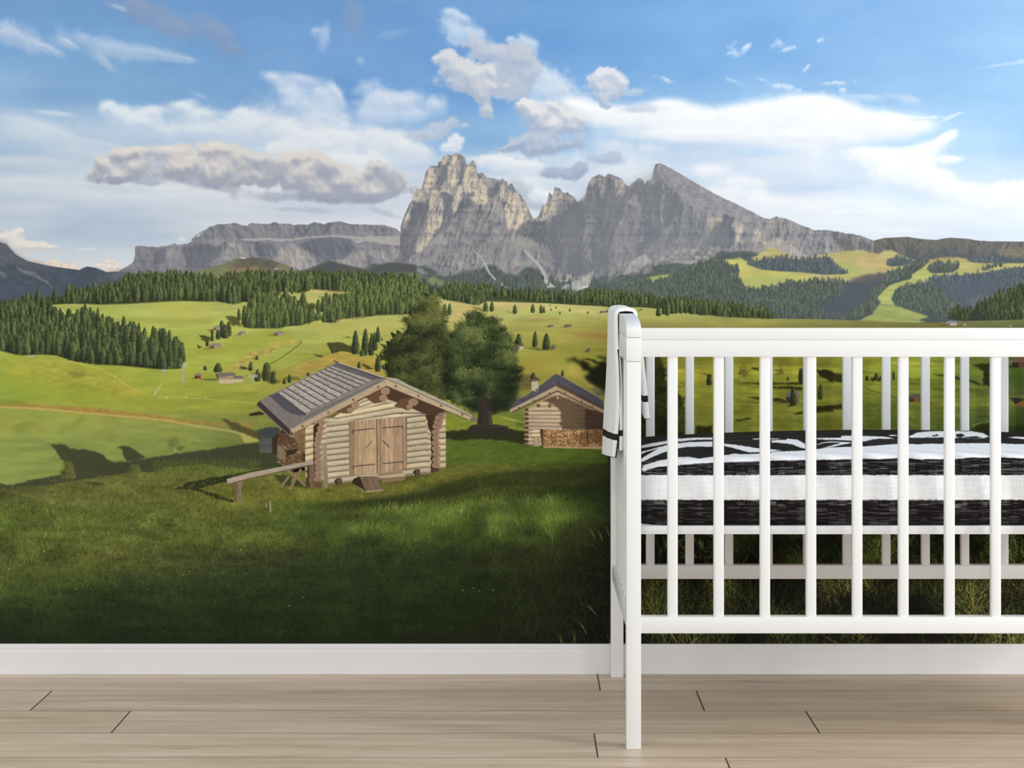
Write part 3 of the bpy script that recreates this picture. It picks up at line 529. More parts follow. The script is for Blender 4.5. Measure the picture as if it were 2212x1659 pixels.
# ---- meadows, woods and barns of the middle distance
def meadows():
    fill('p', '-300,640 0,650 130,640 300,610 600,600 900,615 1060,640 1300,640 1540,662 1560,690 -300,720', (62, 72, 46), soft=2, tex=.2)
    XS = [-300, 0, 200, 400, 600, 800, 1000, 1200, 1400, 1700, 2000, 2212, 2512]
    YS = [640, 680, 720, 770, 820, 870, 920, 960]
    G = [[(150, 155, 75)] * 3 + [(172, 168, 88), (184, 174, 96), (186, 172, 100), (204, 186, 118), (204, 188, 120), (176, 172, 98), (150, 146, 82), (122, 112, 74), (112, 112, 72), (112, 112, 72)],
         [(156, 160, 70), (160, 164, 72), (178, 178, 84), (184, 180, 90), (190, 180, 92), (182, 172, 90), (194, 178, 106), (182, 174, 94), (178, 166, 88), (152, 146, 76), (118, 104, 68), (110, 108, 68), (110, 108, 68)],
         [(160, 164, 66), (164, 168, 68), (176, 176, 78), (176, 174, 76), (180, 174, 84), (184, 172, 86), (180, 168, 84), (184, 168, 80), (178, 150, 74), (160, 140, 66), (140, 126, 58), (110, 118, 58), (110, 118, 58)],
         [(158, 162, 60), (164, 164, 62), (170, 168, 66), (172, 168, 66), (166, 166, 70), (176, 164, 70), (176, 164, 72), (172, 158, 64), (164, 148, 56), (168, 156, 54), (150, 146, 52), (110, 120, 52), (110, 120, 52)],
         [(150, 158, 58), (152, 160, 58), (166, 164, 58), (164, 162, 58), (170, 156, 66), (178, 160, 74), (168, 156, 66), (168, 150, 58), (150, 136, 44), (154, 144, 46), (140, 140, 46), (98, 110, 48), (98, 110, 48)],
         [(150, 156, 58), (152, 160, 60), (162, 160, 58), (160, 156, 56), (158, 152, 56), (160, 154, 56), (150, 146, 58), (140, 138, 54), (146, 134, 44), (146, 138, 46), (132, 130, 48), (110, 112, 48), (110, 112, 48)],
         [(154, 154, 68), (158, 156, 70), (152, 152, 70), (146, 146, 68), (128, 126, 58), (120, 120, 50), (112, 124, 46), (110, 122, 48), (132, 130, 46), (138, 132, 44), (112, 120, 46), (84, 94, 42), (84, 94, 42)],
         [(150, 152, 70), (146, 150, 70), (140, 146, 68), (138, 142, 66), (110, 112, 48), (100, 114, 44), (92, 112, 42), (90, 110, 42), (120, 120, 42), (124, 122, 42), (92, 104, 40), (70, 80, 36), (70, 80, 36)]]
    pasture('p', '-300,676 0,676 60,668 115,658 200,654 300,648 400,640 460,636 640,618 760,640 900,640 970,642 1010,648 1060,652 1180,655 1290,661 1390,664 1480,672 1560,682 1660,688 1800,690 1990,698 2080,694 2212,690 2512,686 2512,1000 -300,1000',
            XS, YS, G, 401, soft=.8, amp=.10)
    # low ridges, tracks, dry strips
    fill('h', '660,340 760,260 700,210 1000,205 1300,215 1900,270 2130,320 2130,350 1700,300 1300,290 1000,240 900,330 700,400 650,420', (206, 184, 118), soft=3, alpha=.6, tex=.14, ts=(60, 4))
    fill('h', '640,480 860,420 1200,420 1700,470 2110,530 2110,580 1600,470 1200,440 900,450', (188, 170, 96), soft=3, alpha=.5, tex=.1, ts=(60, 4))
    fill('h', '1280,360 1500,330 1700,350 1640,400 1400,395', (176, 164, 92), soft=3, alpha=.6, tex=.2, ts=(40, 4))
    fill('h', '1700,470 2110,500 2110,550 1900,530', (182, 132, 78), soft=2, alpha=.55)
    fill('h', '1260,780 1290,720 1500,690 1700,700 1690,760 1500,850 1290,870', (178, 162, 70), soft=6, alpha=.6)
    fill('h', '1760,770 1900,800 2010,930 1960,980 1900,930 1740,850', (198, 180, 92), soft=4, alpha=.7)
    fill('h', '1360,850 1420,860 1500,900 1460,1000 1310,990 1320,920', (110, 96, 58), soft=2, rough=2, alpha=.8, tex=.3)
    fill('e', '0,1500 250,1450 540,1300 880,1240 1100,1300 1000,1420 700,1430 400,1480', (154, 160, 60), soft=5, alpha=.5)
    fill('e', '530,1560 640,1480 800,1440 860,1380 1000,1355 1160,1370 1140,1400 940,1410 880,1470 700,1530 620,1600 540,1660 400,1700', (186, 162, 88), soft=1.5, rough=3, alpha=.75, tex=.25, ts=(8, 4))
    line('e', '840,1600 930,1550 1020,1490 1100,1430 1150,1390 1165,1368 1140,1362', 1.8, (98, 92, 48), alpha=.8, soft=.4)
    fill('e', '850,1660 1020,1640 1250,1560 1440,1500 1540,1465 1700,1510 1900,1560 1960,1660', (182, 160, 78), soft=2, alpha=.85, tex=.14, ts=(20, 5))
    fill('g', '500,360 700,270 900,190 1020,140 1170,190 1290,190 1380,330 980,330', (184, 162, 78), soft=2, alpha=.85, tex=.14, ts=(20, 5))
    fill('g', '470,270 620,330 560,400 380,330', (150, 150, 60), soft=5, alpha=.5)
    line('e', '1010,1650 1130,1590 1270,1530 1440,1490', 1.2, (120, 112, 56), alpha=.6, soft=.4)
    fill('d', '500,1010 700,1000 900,1003 1300,995 1640,970 1640,985 1300,1010 900,1020', (202, 180, 110), soft=1.2, alpha=.6)
    fill('d', '1000,1130 1500,1145 2120,1150 2120,1200 1400,1180 1040,1160', (146, 150, 62), soft=4, alpha=.6)
    fill('d', '1480,1000 2120,960 2120,1110 1700,1130', (190, 182, 88), soft=8, alpha=.6)
    # the near rise on the left
    pasture('f', '-1200,-60 -400,60 0,150 80,180 200,200 330,195 450,200 560,225 700,250 850,275 1100,290 1400,320 1600,350 1850,400 2212,440 2212,1500 -1200,1500', XS, YS, G, 402, soft=.6, amp=.10, stretch=(60, 10))
    fill('f', '0,240 150,220 330,200 460,205 580,240 700,262 900,330 1000,390 1150,470 1300,530 1000,560 600,520 200,470 60,400', (176, 164, 66), soft=4, alpha=.5, tex=.2, ts=(16, 6))
    fill('f', '560,340 640,325 720,330 760,360 640,365', (112, 112, 50), soft=3, rough=3, alpha=.6)
    fill('f', '450,410 700,420 900,470 700,480', (130, 138, 54), soft=6, alpha=.5)
    fill('f', '0,340 200,380 500,450 800,500 1300,560 700,560 0,470', (150, 166, 56), soft=7, alpha=.6)
    line('f', '580,235 700,265 850,300 950,350 1050,420 1150,480 1250,520', 2.2, (204, 192, 96), alpha=.6, soft=.8)
    line('f', '1320,530 1335,490 1370,450 1385,425', 4.5, (202, 184, 140), soft=.5, w1=2)
    line('f', '1340,540 1500,545 1750,560 2000,580 2212,600', 1.6, (206, 196, 118), alpha=.6, soft=.5)
    for u in (690, 985, 1425, 1590, 1755): fill('f', '%d,555 %d,535 %d,535 %d,555' % (u - 4, u - 4, u + 4, u + 4) if u > 1000 else '%d,%d %d,%d %d,%d %d,%d' % (u - 3, 262 + (u - 690) * .4, u - 3, 242 + (u - 690) * .4, u + 3, 242 + (u - 690) * .4, u + 3, 262 + (u - 690) * .4), (222, 212, 182))
    fill('f', '0,610 200,595 420,610 700,625 1000,660 1300,690 1600,740 1950,765 2150,765 2150,800 1900,790 1600,775 1300,745 1000,712 700,682 400,655 0,632', (172, 134, 68), soft=2.5, rough=1, alpha=.8, tex=.14, ts=(8, 6))
    line('f', '0,628 300,640 600,668 900,694 1200,720 1450,748 1700,795 1950,830 2080,860 2100,930', 3.6, (208, 190, 122), alpha=.75, soft=1)
    fill('f', '2040,840 2100,850 2212,900 2212,935 2090,945', (198, 182, 104), soft=2, alpha=.8)
    fill('f', '0,560 200,570 220,600 0,615', (118, 128, 48), soft=3, alpha=.5)
    for q, a in (('60,900 0,960 0,700 200,690 120,800', .5), ('350,740 500,760 400,900 250,850', .3)): fill('f', q, (168, 158, 74), soft=8, alpha=a)
    for q in ('200,740 330,760 160,860 100,820', '700,700 760,720 640,800 600,780', '930,880 1000,900 900,960', '540,780 600,800 480,880'): fill('f', q, (122, 132, 56), soft=5, alpha=.5)
    fill('f', '1425,905 1520,880 1530,960 1440,980', (110, 112, 58), soft=3, rough=2, alpha=.6, tex=.3)
    fill('f', '1500,985 1560,960 1590,980 1520,1000', (88, 96, 44), soft=1.5, rough=2, alpha=.8)
    fill('f', '1620,940 1660,925 1690,945', (112, 112, 56), soft=1.5, rough=2, alpha=.6)
    line('f', '1498,1020 1500,990', 2, (196, 184, 150))
    line('f', '700,900 1000,950 1200,1010 1350,1050', 1.4, (180, 172, 92), alpha=.5, soft=1)

def woods():
    forest('c', '-2900,640 -2900,800 -1700,800 -1700,640', 120, 12, 5, FAR, 60)
    # line of trees right of centre
    forest('h', '640,190 900,235 960,240 1080,180 1200,175 1500,215 1900,240 2150,250 2212,255 b 200,1460 420,1500 600,1500 740,1480 800,1475 1000,1500 1200,1560 1500,1590 1700,1600 1960,1610 1960,1580 1500,1500 1000,1460 600,1420 200,1390 h 1900,180 1300,160 900,110 640,100', 820, 16, 9, PINE, 61, under=(62, 72, 44))
    forest('b', '840,1590 960,1585 1060,1560 1180,1570 1440,1590 1440,1560 1100,1530', 60, 24, 11, PINE, 62)
    # long wood in the middle of the left half
    forest('e', '-600,900 0,920 0,965 200,975 300,970 480,1000 600,975 720,985 880,945 890,880 1000,880 1200,880 1250,850 1400,865 1600,880 1700,860 1900,900 2212,900 2300,860 2300,800 1700,770 1300,760 900,760 640,740 420,790 300,820 100,790 -100,760 -400,780 -600,800', 1150, 25, 13, PINE, 63, under=(52, 62, 34), hx=lambda X, Y: 20 + max(0, (Y - 605)) * .24)
    forest('d', '510,1000 600,990 900,1000 1000,1005 1300,995 1640,975 1900,965 2120,970 2120,880 1800,780 1400,800 1100,880 850,930 640,950', 330, 25, 13, PINE, 631, under=(52, 62, 34))
    forest('e', '1620,880 1500,960 1480,1060 1360,1180 1500,1185 1560,1150 1700,1150 1780,1130 1900,1110 2100,1105 2212,1100 2400,1080 2400,900 2212,860 1900,900', 520, 27, 14, PINEL, 64, under=(56, 66, 36))
    forest('e', '570,1130 580,1230 680,1240 850,1240 950,1240 1000,1220 1150,1210 1290,1165 1340,1160 1280,1090 1150,1060 1000,1010 850,1010 700,1050', 200, 30, 15, PINEL, 65, under=(48, 56, 32), rnd=.35)
    for q in ('400,1130 460,1105 540,1150 560,1220 480,1215', '1200,1010 1290,990 1290,1050 1230,1050', '900,880 960,870 950,910 890,910', '1080,880 1160,875 1160,905', '1310,915 1360,930 1370,950'):
        fill('e', q, (70, 72, 36), soft=1, rough=2, alpha=.85)
    trees('e', '1000,940,110,70 1066,905,60,30 730,985,110,60 1180,990,110,70 1330,1080,130,70 1410,1010,160,60 1380,1080,160,80 1440,1000,100,40 1487,960,50,25 1280,870,40,24 1310,1160,80,50 1380,1170,80,60 1460,1185,110,70 1675,1150,120,30 940,1240,60,40 1235,1200,35,22 540,1160,120,50', PINEL, 66, rnd=.3)
    # fields between the woods get their dry edges
    fill('e', '1250,850 1400,860 1640,885 1550,900 1300,880 1240,880', (214, 190, 118), soft=1.2, alpha=.7)
    fill('e', '1500,1160 1560,1150 1750,1125 1760,1140 1600,1170 1500,1180', (204, 182, 114), soft=1, alpha=.7)
    # small groups in the meadow
    for q in ('1400,1385 1480,1375 1600,1400 1660,1420 1660,1480 1560,1460 1500,1480 1440,1450', '1275,1495 1390,1520 1330,1532 1290,1515', '1750,1590 1830,1610 1880,1640 1820,1650', '130,1310 250,1320 250,1370 180,1350', '120,1400 180,1420 140,1440', '150,1350 230,1360 200,1380', '210,1258 290,1262 250,1266',
              '1550,1330 1650,1328 1650,1340', '1880,1490 1960,1520 2000,1560 1940,1560', '1920,1390 1990,1400 1990,1440', '540,1620 600,1625 640,1650 560,1650', '660,1535 700,1535 710,1550'): fill('e', q, (66, 66, 34), soft=.8, rough=1.5, alpha=.9)
    trees('e', '370,1330,170,90 430,1320,150,80 400,1340,140,90 330,1350,110,60 270,1370,110,40 220,1420,80,45 270,1290,40,40 1695,1500,240,100 1790,1480,240,90 1850,1510,220,80 1890,1460,180,70 1920,1380,160,60 1760,1515,70,60 1800,1510,50,40 1470,1490,65,45 1960,1360,30,22 1730,1640,65,40 1915,1660,140,70 715,1555,45,36 655,1650,80,50 815,1660,80,90 330,1660,75,90 200,1660,50,50 950,1225,40,30', PINE, 67, rnd=.35)
    trees('g', '425,380,145,80 355,385,100,60 480,400,100,60 610,395,70,40 570,405,40,40 760,340,30,34 1163,280,52,34 1313,305,130,58 300,300,70,44 350,210,35,28 40,310,70,90', PINE, 68, rnd=.3)
    fill('g', '250,330 500,300 500,330 420,390 520,405 560,350 640,345 690,350 690,375 520,370', (60, 60, 34), soft=1.5, rough=2, alpha=.5)
    trees('h', '1020,300,90,60 1075,300,95,50 1280,318,82,50 1438,310,78,48 1512,315,76,40 1537,310,60,30 1600,292,24,18 1644,274,22,16 1677,323,26,18 1766,298,28,22 1925,320,24,20 1590,250,16,12 660,340,110,60 700,330,105,48 940,235,60,60 885,230,70,60 920,240,50,30 1000,205,40,26', PINEL, 69, rnd=.45)
    fill('h', '880,255 960,265 1020,295 1000,298', (92, 88, 46), soft=1, alpha=.8); fill('h', '1170,292 1260,305 1270,316', (92, 88, 46), soft=1, alpha=.8)
    hutlet('h', '1570,418,50,18 1720,412,58,26 2030,292,48,20 2085,282,44,24 1910,625,38,32 1600,596,40,40 1918,298,16,12', (150, 128, 108), (120, 108, 100))
    hutlet('h', '1295,575,58,62', (206, 198, 186), (128, 96, 76)); hutlet('b', '700,1515,36,22', (190, 172, 130), (120, 100, 84))
    trees('h', '1282,662,110,62 1311,590,95,66 1210,600,120,90 1245,600,70,40 1557,640,150,90 1700,872,56,36 1440,925,90,70 1455,615,140,62', PINE, 70, rnd=.3)
    fill('h', '1360,620 1500,625 1560,640 1480,640', (70, 78, 36), soft=1, alpha=.85)
    hutlet('c', '1535,1015,95,40 1680,1038,30,18 2070,1052,40,12', (196, 186, 166), (150, 146, 146))
    # barns and lift masts on the left
    hutlet('e', '285,1217,65,42 533,1268,66,38 885,1268,96,46 245,1388,108,54', (170, 146, 118), (146, 134, 124))
    hutlet('d', '548,1048,80,55', (200, 176, 142), (214, 190, 156))
    hutlet('f', '1665,340,50,45', (128, 62, 58), (150, 120, 110))
    fill('f', '1680,390 1850,388 1870,400 1780,402', (84, 88, 44), soft=1)
    fill('f', '1868,370 1990,362 1995,420 1990,430 1870,428', (204, 188, 152)); fill('f', '1990,385 2075,385 2080,415 1995,420', (204, 188, 152)); fill('f', '1868,370 1990,368 1990,395 1868,392', (168, 144, 108), tex=.2)
    fill('f', '1838,338 2000,332 2012,362 1850,375', (122, 112, 106)); fill('f', '1990,362 2070,360 2084,388 1995,390', (122, 112, 106)); fill('f', '1838,338 1850,375 1870,395 1866,375', (70, 62, 52))
    for u, v, h in ((1562, 425, 165), (1400, 375, 75), (2160, 450, 95)):
        line('f', '%d,%d %d,%d' % (u, v, u, v - h), h / 42, (168, 172, 168)); w = 38 if h > 80 else 18
        for dv in (0, 22 * h / 165): line('f', '%d,%f %d,%f' % (u - w, v - h + dv + 3, u + w, v - h + dv), 1.6, (186, 190, 188))
        for du in (-w * .9, -w * .5, w * .45, w * .9): line('f', '%f,%f %f,%f' % (u + du, v - h - 8, u + du, v - h + 26), 1.3, (190, 194, 192))
    for dv in (0, 14): line('f', '200,%d 300,%d' % (172 + dv, 178 + dv), 1.4, (196, 198, 196))
    for u in (215, 245, 272, 290): line('f', '%d,200 %d,152' % (u, u), 1.2, (196, 198, 196))
    # the big wood on the far left
    forest('d', '-1400,1000 -1400,1470 0,1460 150,1500 230,1510 420,1500 560,1510 750,1570 960,1600 1200,1610 1500,1640 1600,1650 1800,1640 1830,1560 1800,1500 1730,1480 1640,1400 1480,1400 1330,1330 1200,1290 1100,1280 1040,1240 960,1180 820,1170 720,1190 600,1200 520,1150 510,1050 480,1000 400,980 300,960 180,980 60,1040 0,1080',
           1000, 34, 17, PINE, 71, under=(40, 46, 28), hx=lambda X, Y: 22 + max(0, Y - 640) * .11)
    trees('d', '690,1130,90,80 1060,1150,30,26 1140,1330,150,100 1260,1400,190,120 1320,1380,160,80 1400,1480,190,110 1520,1560,250,90 1635,1430,190,100 1735,1560,240,90 1805,1530,120,60 1620,1640,170,90 1690,1620,240,80 1600,1540,120,60 540,1110,70,70', PINE, 72, rnd=.35)

def tufts(out_c, out_s, n, rad, pl, seed, ang=0., sun=.5, under=(30, 38, 20), L=7, droop=.8):
    """a big tree crown of leafy clumps inside an outline"""
    pts = P(out_c, out_s); m, R = pmask(pts, .6, 2.2, 9, seed); put(m, R, np.array(under, np.float32) * (.8 + .5 * fbm(*R.a(), 10, 10, seed, 3))[..., None])
    r = RS(seed); k = np.argwhere(m > .6); q = k[r.randint(0, len(k), n)]
    x0, x1 = pts[:, 0].min(), pts[:, 0].max(); y0, y1 = pts[:, 1].min(), pts[:, 1].max()
    big = fbm(*R.a(), 34, 30, seed + 4, 3)
    for yy, xx in q[np.argsort(-q[:, 0] + r.rand(n) * 60)]:
        X, Y = xx + R.x0, yy + R.y0
        u = (X - x0) / (x1 - x0); v = (Y - y0) / (y1 - y0)
        b = np.clip(.56 + sun * (u - .42) * .55 - .30 * (v - .4) + (big[yy, xx] - .5) * 1.7 + r.randn() * .2, 0, 1)
        kk = int(16 + 14 * r.rand()); th = r.rand(kk) * 6.283; d = np.sqrt(r.rand(kk)) * rad * (.6 + .6 * r.rand())
        px = X + d * np.cos(th) * 1.1; py = Y + d * np.sin(th) * .8
        s = np.clip(b + .55 * (np.cos(th) * .6 - np.sin(th) * .6) * d / rad * .5 + r.randn(kk) * .12, 0, 1)[:, None]
        dk, md, lt = pl; c = np.where(s < .5, dk + (md - dk) * s * 2, md + (lt - md) * (s * 2 - 1))
        an = ang + (px - X) / rad * droop + r.randn(kk) * .5
        o = np.argsort(s[:, 0])
        strokes(px[o], py[o] + 2, L * (.6 + .6 * r.rand(kk)), an[o], r.randn(kk) * .4, c[o], np.full(kk, .85), n=10)

def big_trees():
    S = pal((36, 42, 24), (74, 84, 42), (134, 136, 76)); Z = pal((34, 42, 26), (76, 92, 48), (142, 152, 88))
    tufts('h', '540,110 560,160 610,230 620,300 660,390 640,450 700,510 720,560 780,700 760,900 700,1060 620,1060 520,1010 400,980 240,900 150,860 130,780 160,740 110,660 170,640 130,560 190,560 180,480 240,510 240,465 300,500 330,450 290,380 300,340 350,370 340,300 400,330 380,250 430,260 410,180 470,190 480,130 520,150', 620, 10, S, 81, ang=1.9, droop=-1.1, L=9)
    tufts('h', '690,600 720,540 700,500 760,480 780,420 830,380 880,310 960,300 1010,350 1070,340 1120,370 1160,440 1180,500 1230,520 1250,600 1280,680 1290,760 1320,850 1310,950 1270,1020 1290,1090 1220,1160 1120,1180 1080,1200 1000,1180 900,1150 780,1120 660,1080 680,960 650,880 700,780 680,700', 700, 10, Z, 82, ang=0., droop=.9, L=9, sun=.25)
    fill('h', '1090,880 1290,900 1300,1080 1200,1180 1090,1190 1000,1120 1090,1040', (24, 32, 20), soft=5, rough=5, alpha=.55)
    fill('h', '650,560 740,620 680,760 690,1000 640,1060 600,1000 640,800', (24, 32, 18), soft=5, rough=5, alpha=.5)
    fill('h', '800,1090 1000,1060 1250,1080 1220,1160 1120,1190 900,1180', (30, 40, 24), soft=3, rough=4, alpha=.7)

# ---- the near slope
def near_ground():
    XS = [-300, 0, 250, 500, 750, 1000, 1200, 1320, 1500, 1800, 2212, 2512]; YS = [920, 980, 1020, 1060, 1110, 1160, 1210, 1270, 1340, 1410]
    G = [[(96, 112, 44)] * 6 + [(98, 122, 44), (66, 80, 32), (80, 90, 36), (80, 92, 36), (60, 74, 30), (60, 74, 30)],
         [(96, 108, 44)] * 5 + [(92, 118, 40), (92, 116, 40), (52, 64, 26), (66, 78, 30), (66, 80, 30), (56, 72, 28), (56, 72, 28)],
         [(96, 108, 48), (98, 110, 50), (100, 112, 50), (104, 118, 50), (112, 118, 48), (104, 112, 44), (78, 94, 36), (40, 50, 20), (50, 64, 24), (52, 68, 24), (48, 62, 24), (48, 62, 24)],
         [(92, 102, 46), (92, 104, 48), (96, 108, 48), (108, 116, 46), (110, 116, 46), (72, 86, 34), (56, 72, 28), (34, 46, 18), (42, 58, 22), (46, 62, 22), (42, 56, 22), (42, 56, 22)],
         [(88, 104, 44), (88, 106, 44), (92, 110, 46), (98, 112, 46), (78, 96, 40), (78, 102, 40), (82, 104, 38), (40, 54, 20), (32, 46, 18), (38, 54, 20), (38, 52, 20), (38, 52, 20)],
         [(84, 100, 42), (86, 104, 42), (92, 108, 44), (92, 108, 44), (72, 92, 38), (66, 88, 34), (66, 86, 32), (26, 32, 12), (20, 28, 10), (26, 40, 14), (30, 42, 16), (30, 42, 16)],
         [(80, 94, 40), (82, 96, 40), (86, 98, 42), (60, 74, 34), (48, 62, 28), (46, 60, 26), (42, 52, 22), (16, 22, 8), (12, 18, 6), (20, 30, 10), (26, 36, 12), (26, 36, 12)],
         [(70, 86, 36), (70, 88, 36), (48, 64, 28), (44, 58, 26), (42, 56, 24), (38, 52, 20), (28, 40, 15), (10, 15, 5), (10, 16, 6), (16, 24, 8), (20, 28, 10), (20, 28, 10)],
         [(40, 54, 24), (40, 54, 24), (38, 52, 22), (36, 50, 20), (34, 48, 17), (30, 42, 14), (22, 31, 11), (7, 10, 4), (10, 14, 5), (16, 20, 7), (24, 28, 10), (24, 28, 10)],
         [(26, 36, 14), (26, 36, 14), (26, 36, 14), (26, 36, 13), (26, 36, 12), (22, 30, 10), (16, 22, 8), (4, 6, 3), (7, 9, 4), (12, 15, 5), (18, 20, 7), (18, 20, 7)]]
    def grid_at(R): return cgrid(R, XS, YS, G) * np.array([1.04, .97, 1.06], np.float32)
    # dark shadow of the slope and trees behind the crest
    SH = (70, 74, 48)
    fill('f', '-300,1240 0,1280 60,1300 200,1270 360,1230 520,1210 560,1120 520,1060 470,990 430,940 480,945 560,955 600,985 700,990 800,1000 880,1040 930,1080 970,1105 1100,1095 1240,1070 1500,1030 1700,1000 1900,975 2212,935 2500,900 2500,1300 2212,1200 1000,1300 0,1400', SH, soft=1.6, rough=1.5, tex=.08)
    fill('f', '1000,970 1060,958 1110,970 1170,1005 1240,1060 1160,1085 1080,1090 1050,1040 1050,1000', SH, soft=1.6, rough=1, tex=.08)
    fill('f', '1880,725 1960,745 2060,780 2150,820 2212,830 2400,900 2400,960 2212,905 2080,855 2000,830 1950,790', (84, 80, 44), soft=1.5, rough=2, alpha=.9)
    fill('f', '820,1120 1050,1100 1300,1070 1700,1030 2212,980 2212,1150 1800,1110 1500,1150 1200,1190 800,1200', (60, 66, 44), soft=8, alpha=.5)
    top = ('-300,1062 0,1055 40,1050 100,1048 170,1038 240,1025 300,1022 340,1018 360,1010 420,1004 480,1000 540,1004 570,1012 640,1020 700,1010 960,950 1010,945 1060,940 1100,942 1150,955 1200,968 1320,972 1400,950 1440,948 1600,940 1800,936 2212,930 2512,930 2512,1420 -300,1420')
    pts = P('p', top); m, R = pmask(pts, .7, 1.2, 8, 500)
    g = grid_at(R); r = RS(500)
    n = fbm(*R.a(), 60, 16, 501, 5) - .5; n2 = fbm(*R.a(), 14, 6, 502, 3) - .5
    g = g * (1 + .5 * n + .3 * n2)[..., None] * (1 + .34 * (r.rand(R.h, R.w) - .5))[..., None]
    put(m, R, g)
    # sunlit and shaded lawn round the barns
    fill('h', '640,1200 960,1240 1090,1200 1400,1290 1400,1380 1000,1350 640,1370', (140, 150, 54), soft=2, tex=.12)
    fill('h', '1100,1215 1250,1245 1390,1285 1390,1300 1200,1250', (206, 194, 112), soft=1, alpha=.7)
    fill('h', '1280,1270 1390,1290 1390,1340 1300,1310', (82, 92, 40), soft=2, alpha=.7)
    fill('h', '640,1360 760,1350 900,1345 1100,1330 1280,1350 1400,1370 1400,1490 1300,1460 1180,1440 960,1430 800,1440 640,1425', (50, 54, 30), soft=1.5, rough=1.5)
    fill('h', '650,1440 800,1440 960,1435 1180,1450 1390,1490 2100,1530 2100,1640 640,1640', (94, 116, 42), soft=2, alpha=.5, tex=.2)
    fill('j', '980,140 1200,90 1500,50 1800,60 2140,20 2140,110 1900,120 1500,160 1300,170 1100,200 800,260 300,300 0,320 0,290 400,260 800,210', (50, 60, 26), soft=3, rough=2, alpha=.75, tex=.2)
    fill('g', '700,1390 1000,1330 1300,1330 1600,1280 1900,1260 2212,1180 2212,1215 1900,1300 1500,1370 1000,1420', (48, 58, 26), soft=3, rough=2, alpha=.7)
    fill('g', '120,1340 300,1250 600,1260 900,1240 1200,1260 1500,1180 1850,1110 1880,1150 1500,1260 1200,1320 700,1380 300,1400', (132, 130, 52), soft=4, rough=2, alpha=.45, tex=.3, ts=(8, 5))
    # shadows thrown by the rail, saplings
    fill('f', '1485,1325 1560,1290 1640,1265 1900,1215 2212,1160 2400,1140 2400,1170 2212,1195 1900,1270 1700,1320 1850,1375 2000,1425 1990,1445 1850,1410 1700,1350 1640,1330', (42, 50, 24), soft=.8, rough=1)
    fill('f', '700,1275 780,1262 860,1278 920,1288 820,1296', (58, 68, 34), soft=1.2, rough=1, alpha=.9)
    fill('g', '540,1190 500,1160 480,1130 560,1120 740,1190 760,1230 640,1215 560,1220', (54, 58, 30), soft=1.5, rough=1.5, alpha=.8)
    fill('g', '0,925 180,895 360,870 500,860 560,1010 560,1060 300,1080 0,1060', (64, 70, 46), soft=2, rough=1)
    return grid_at

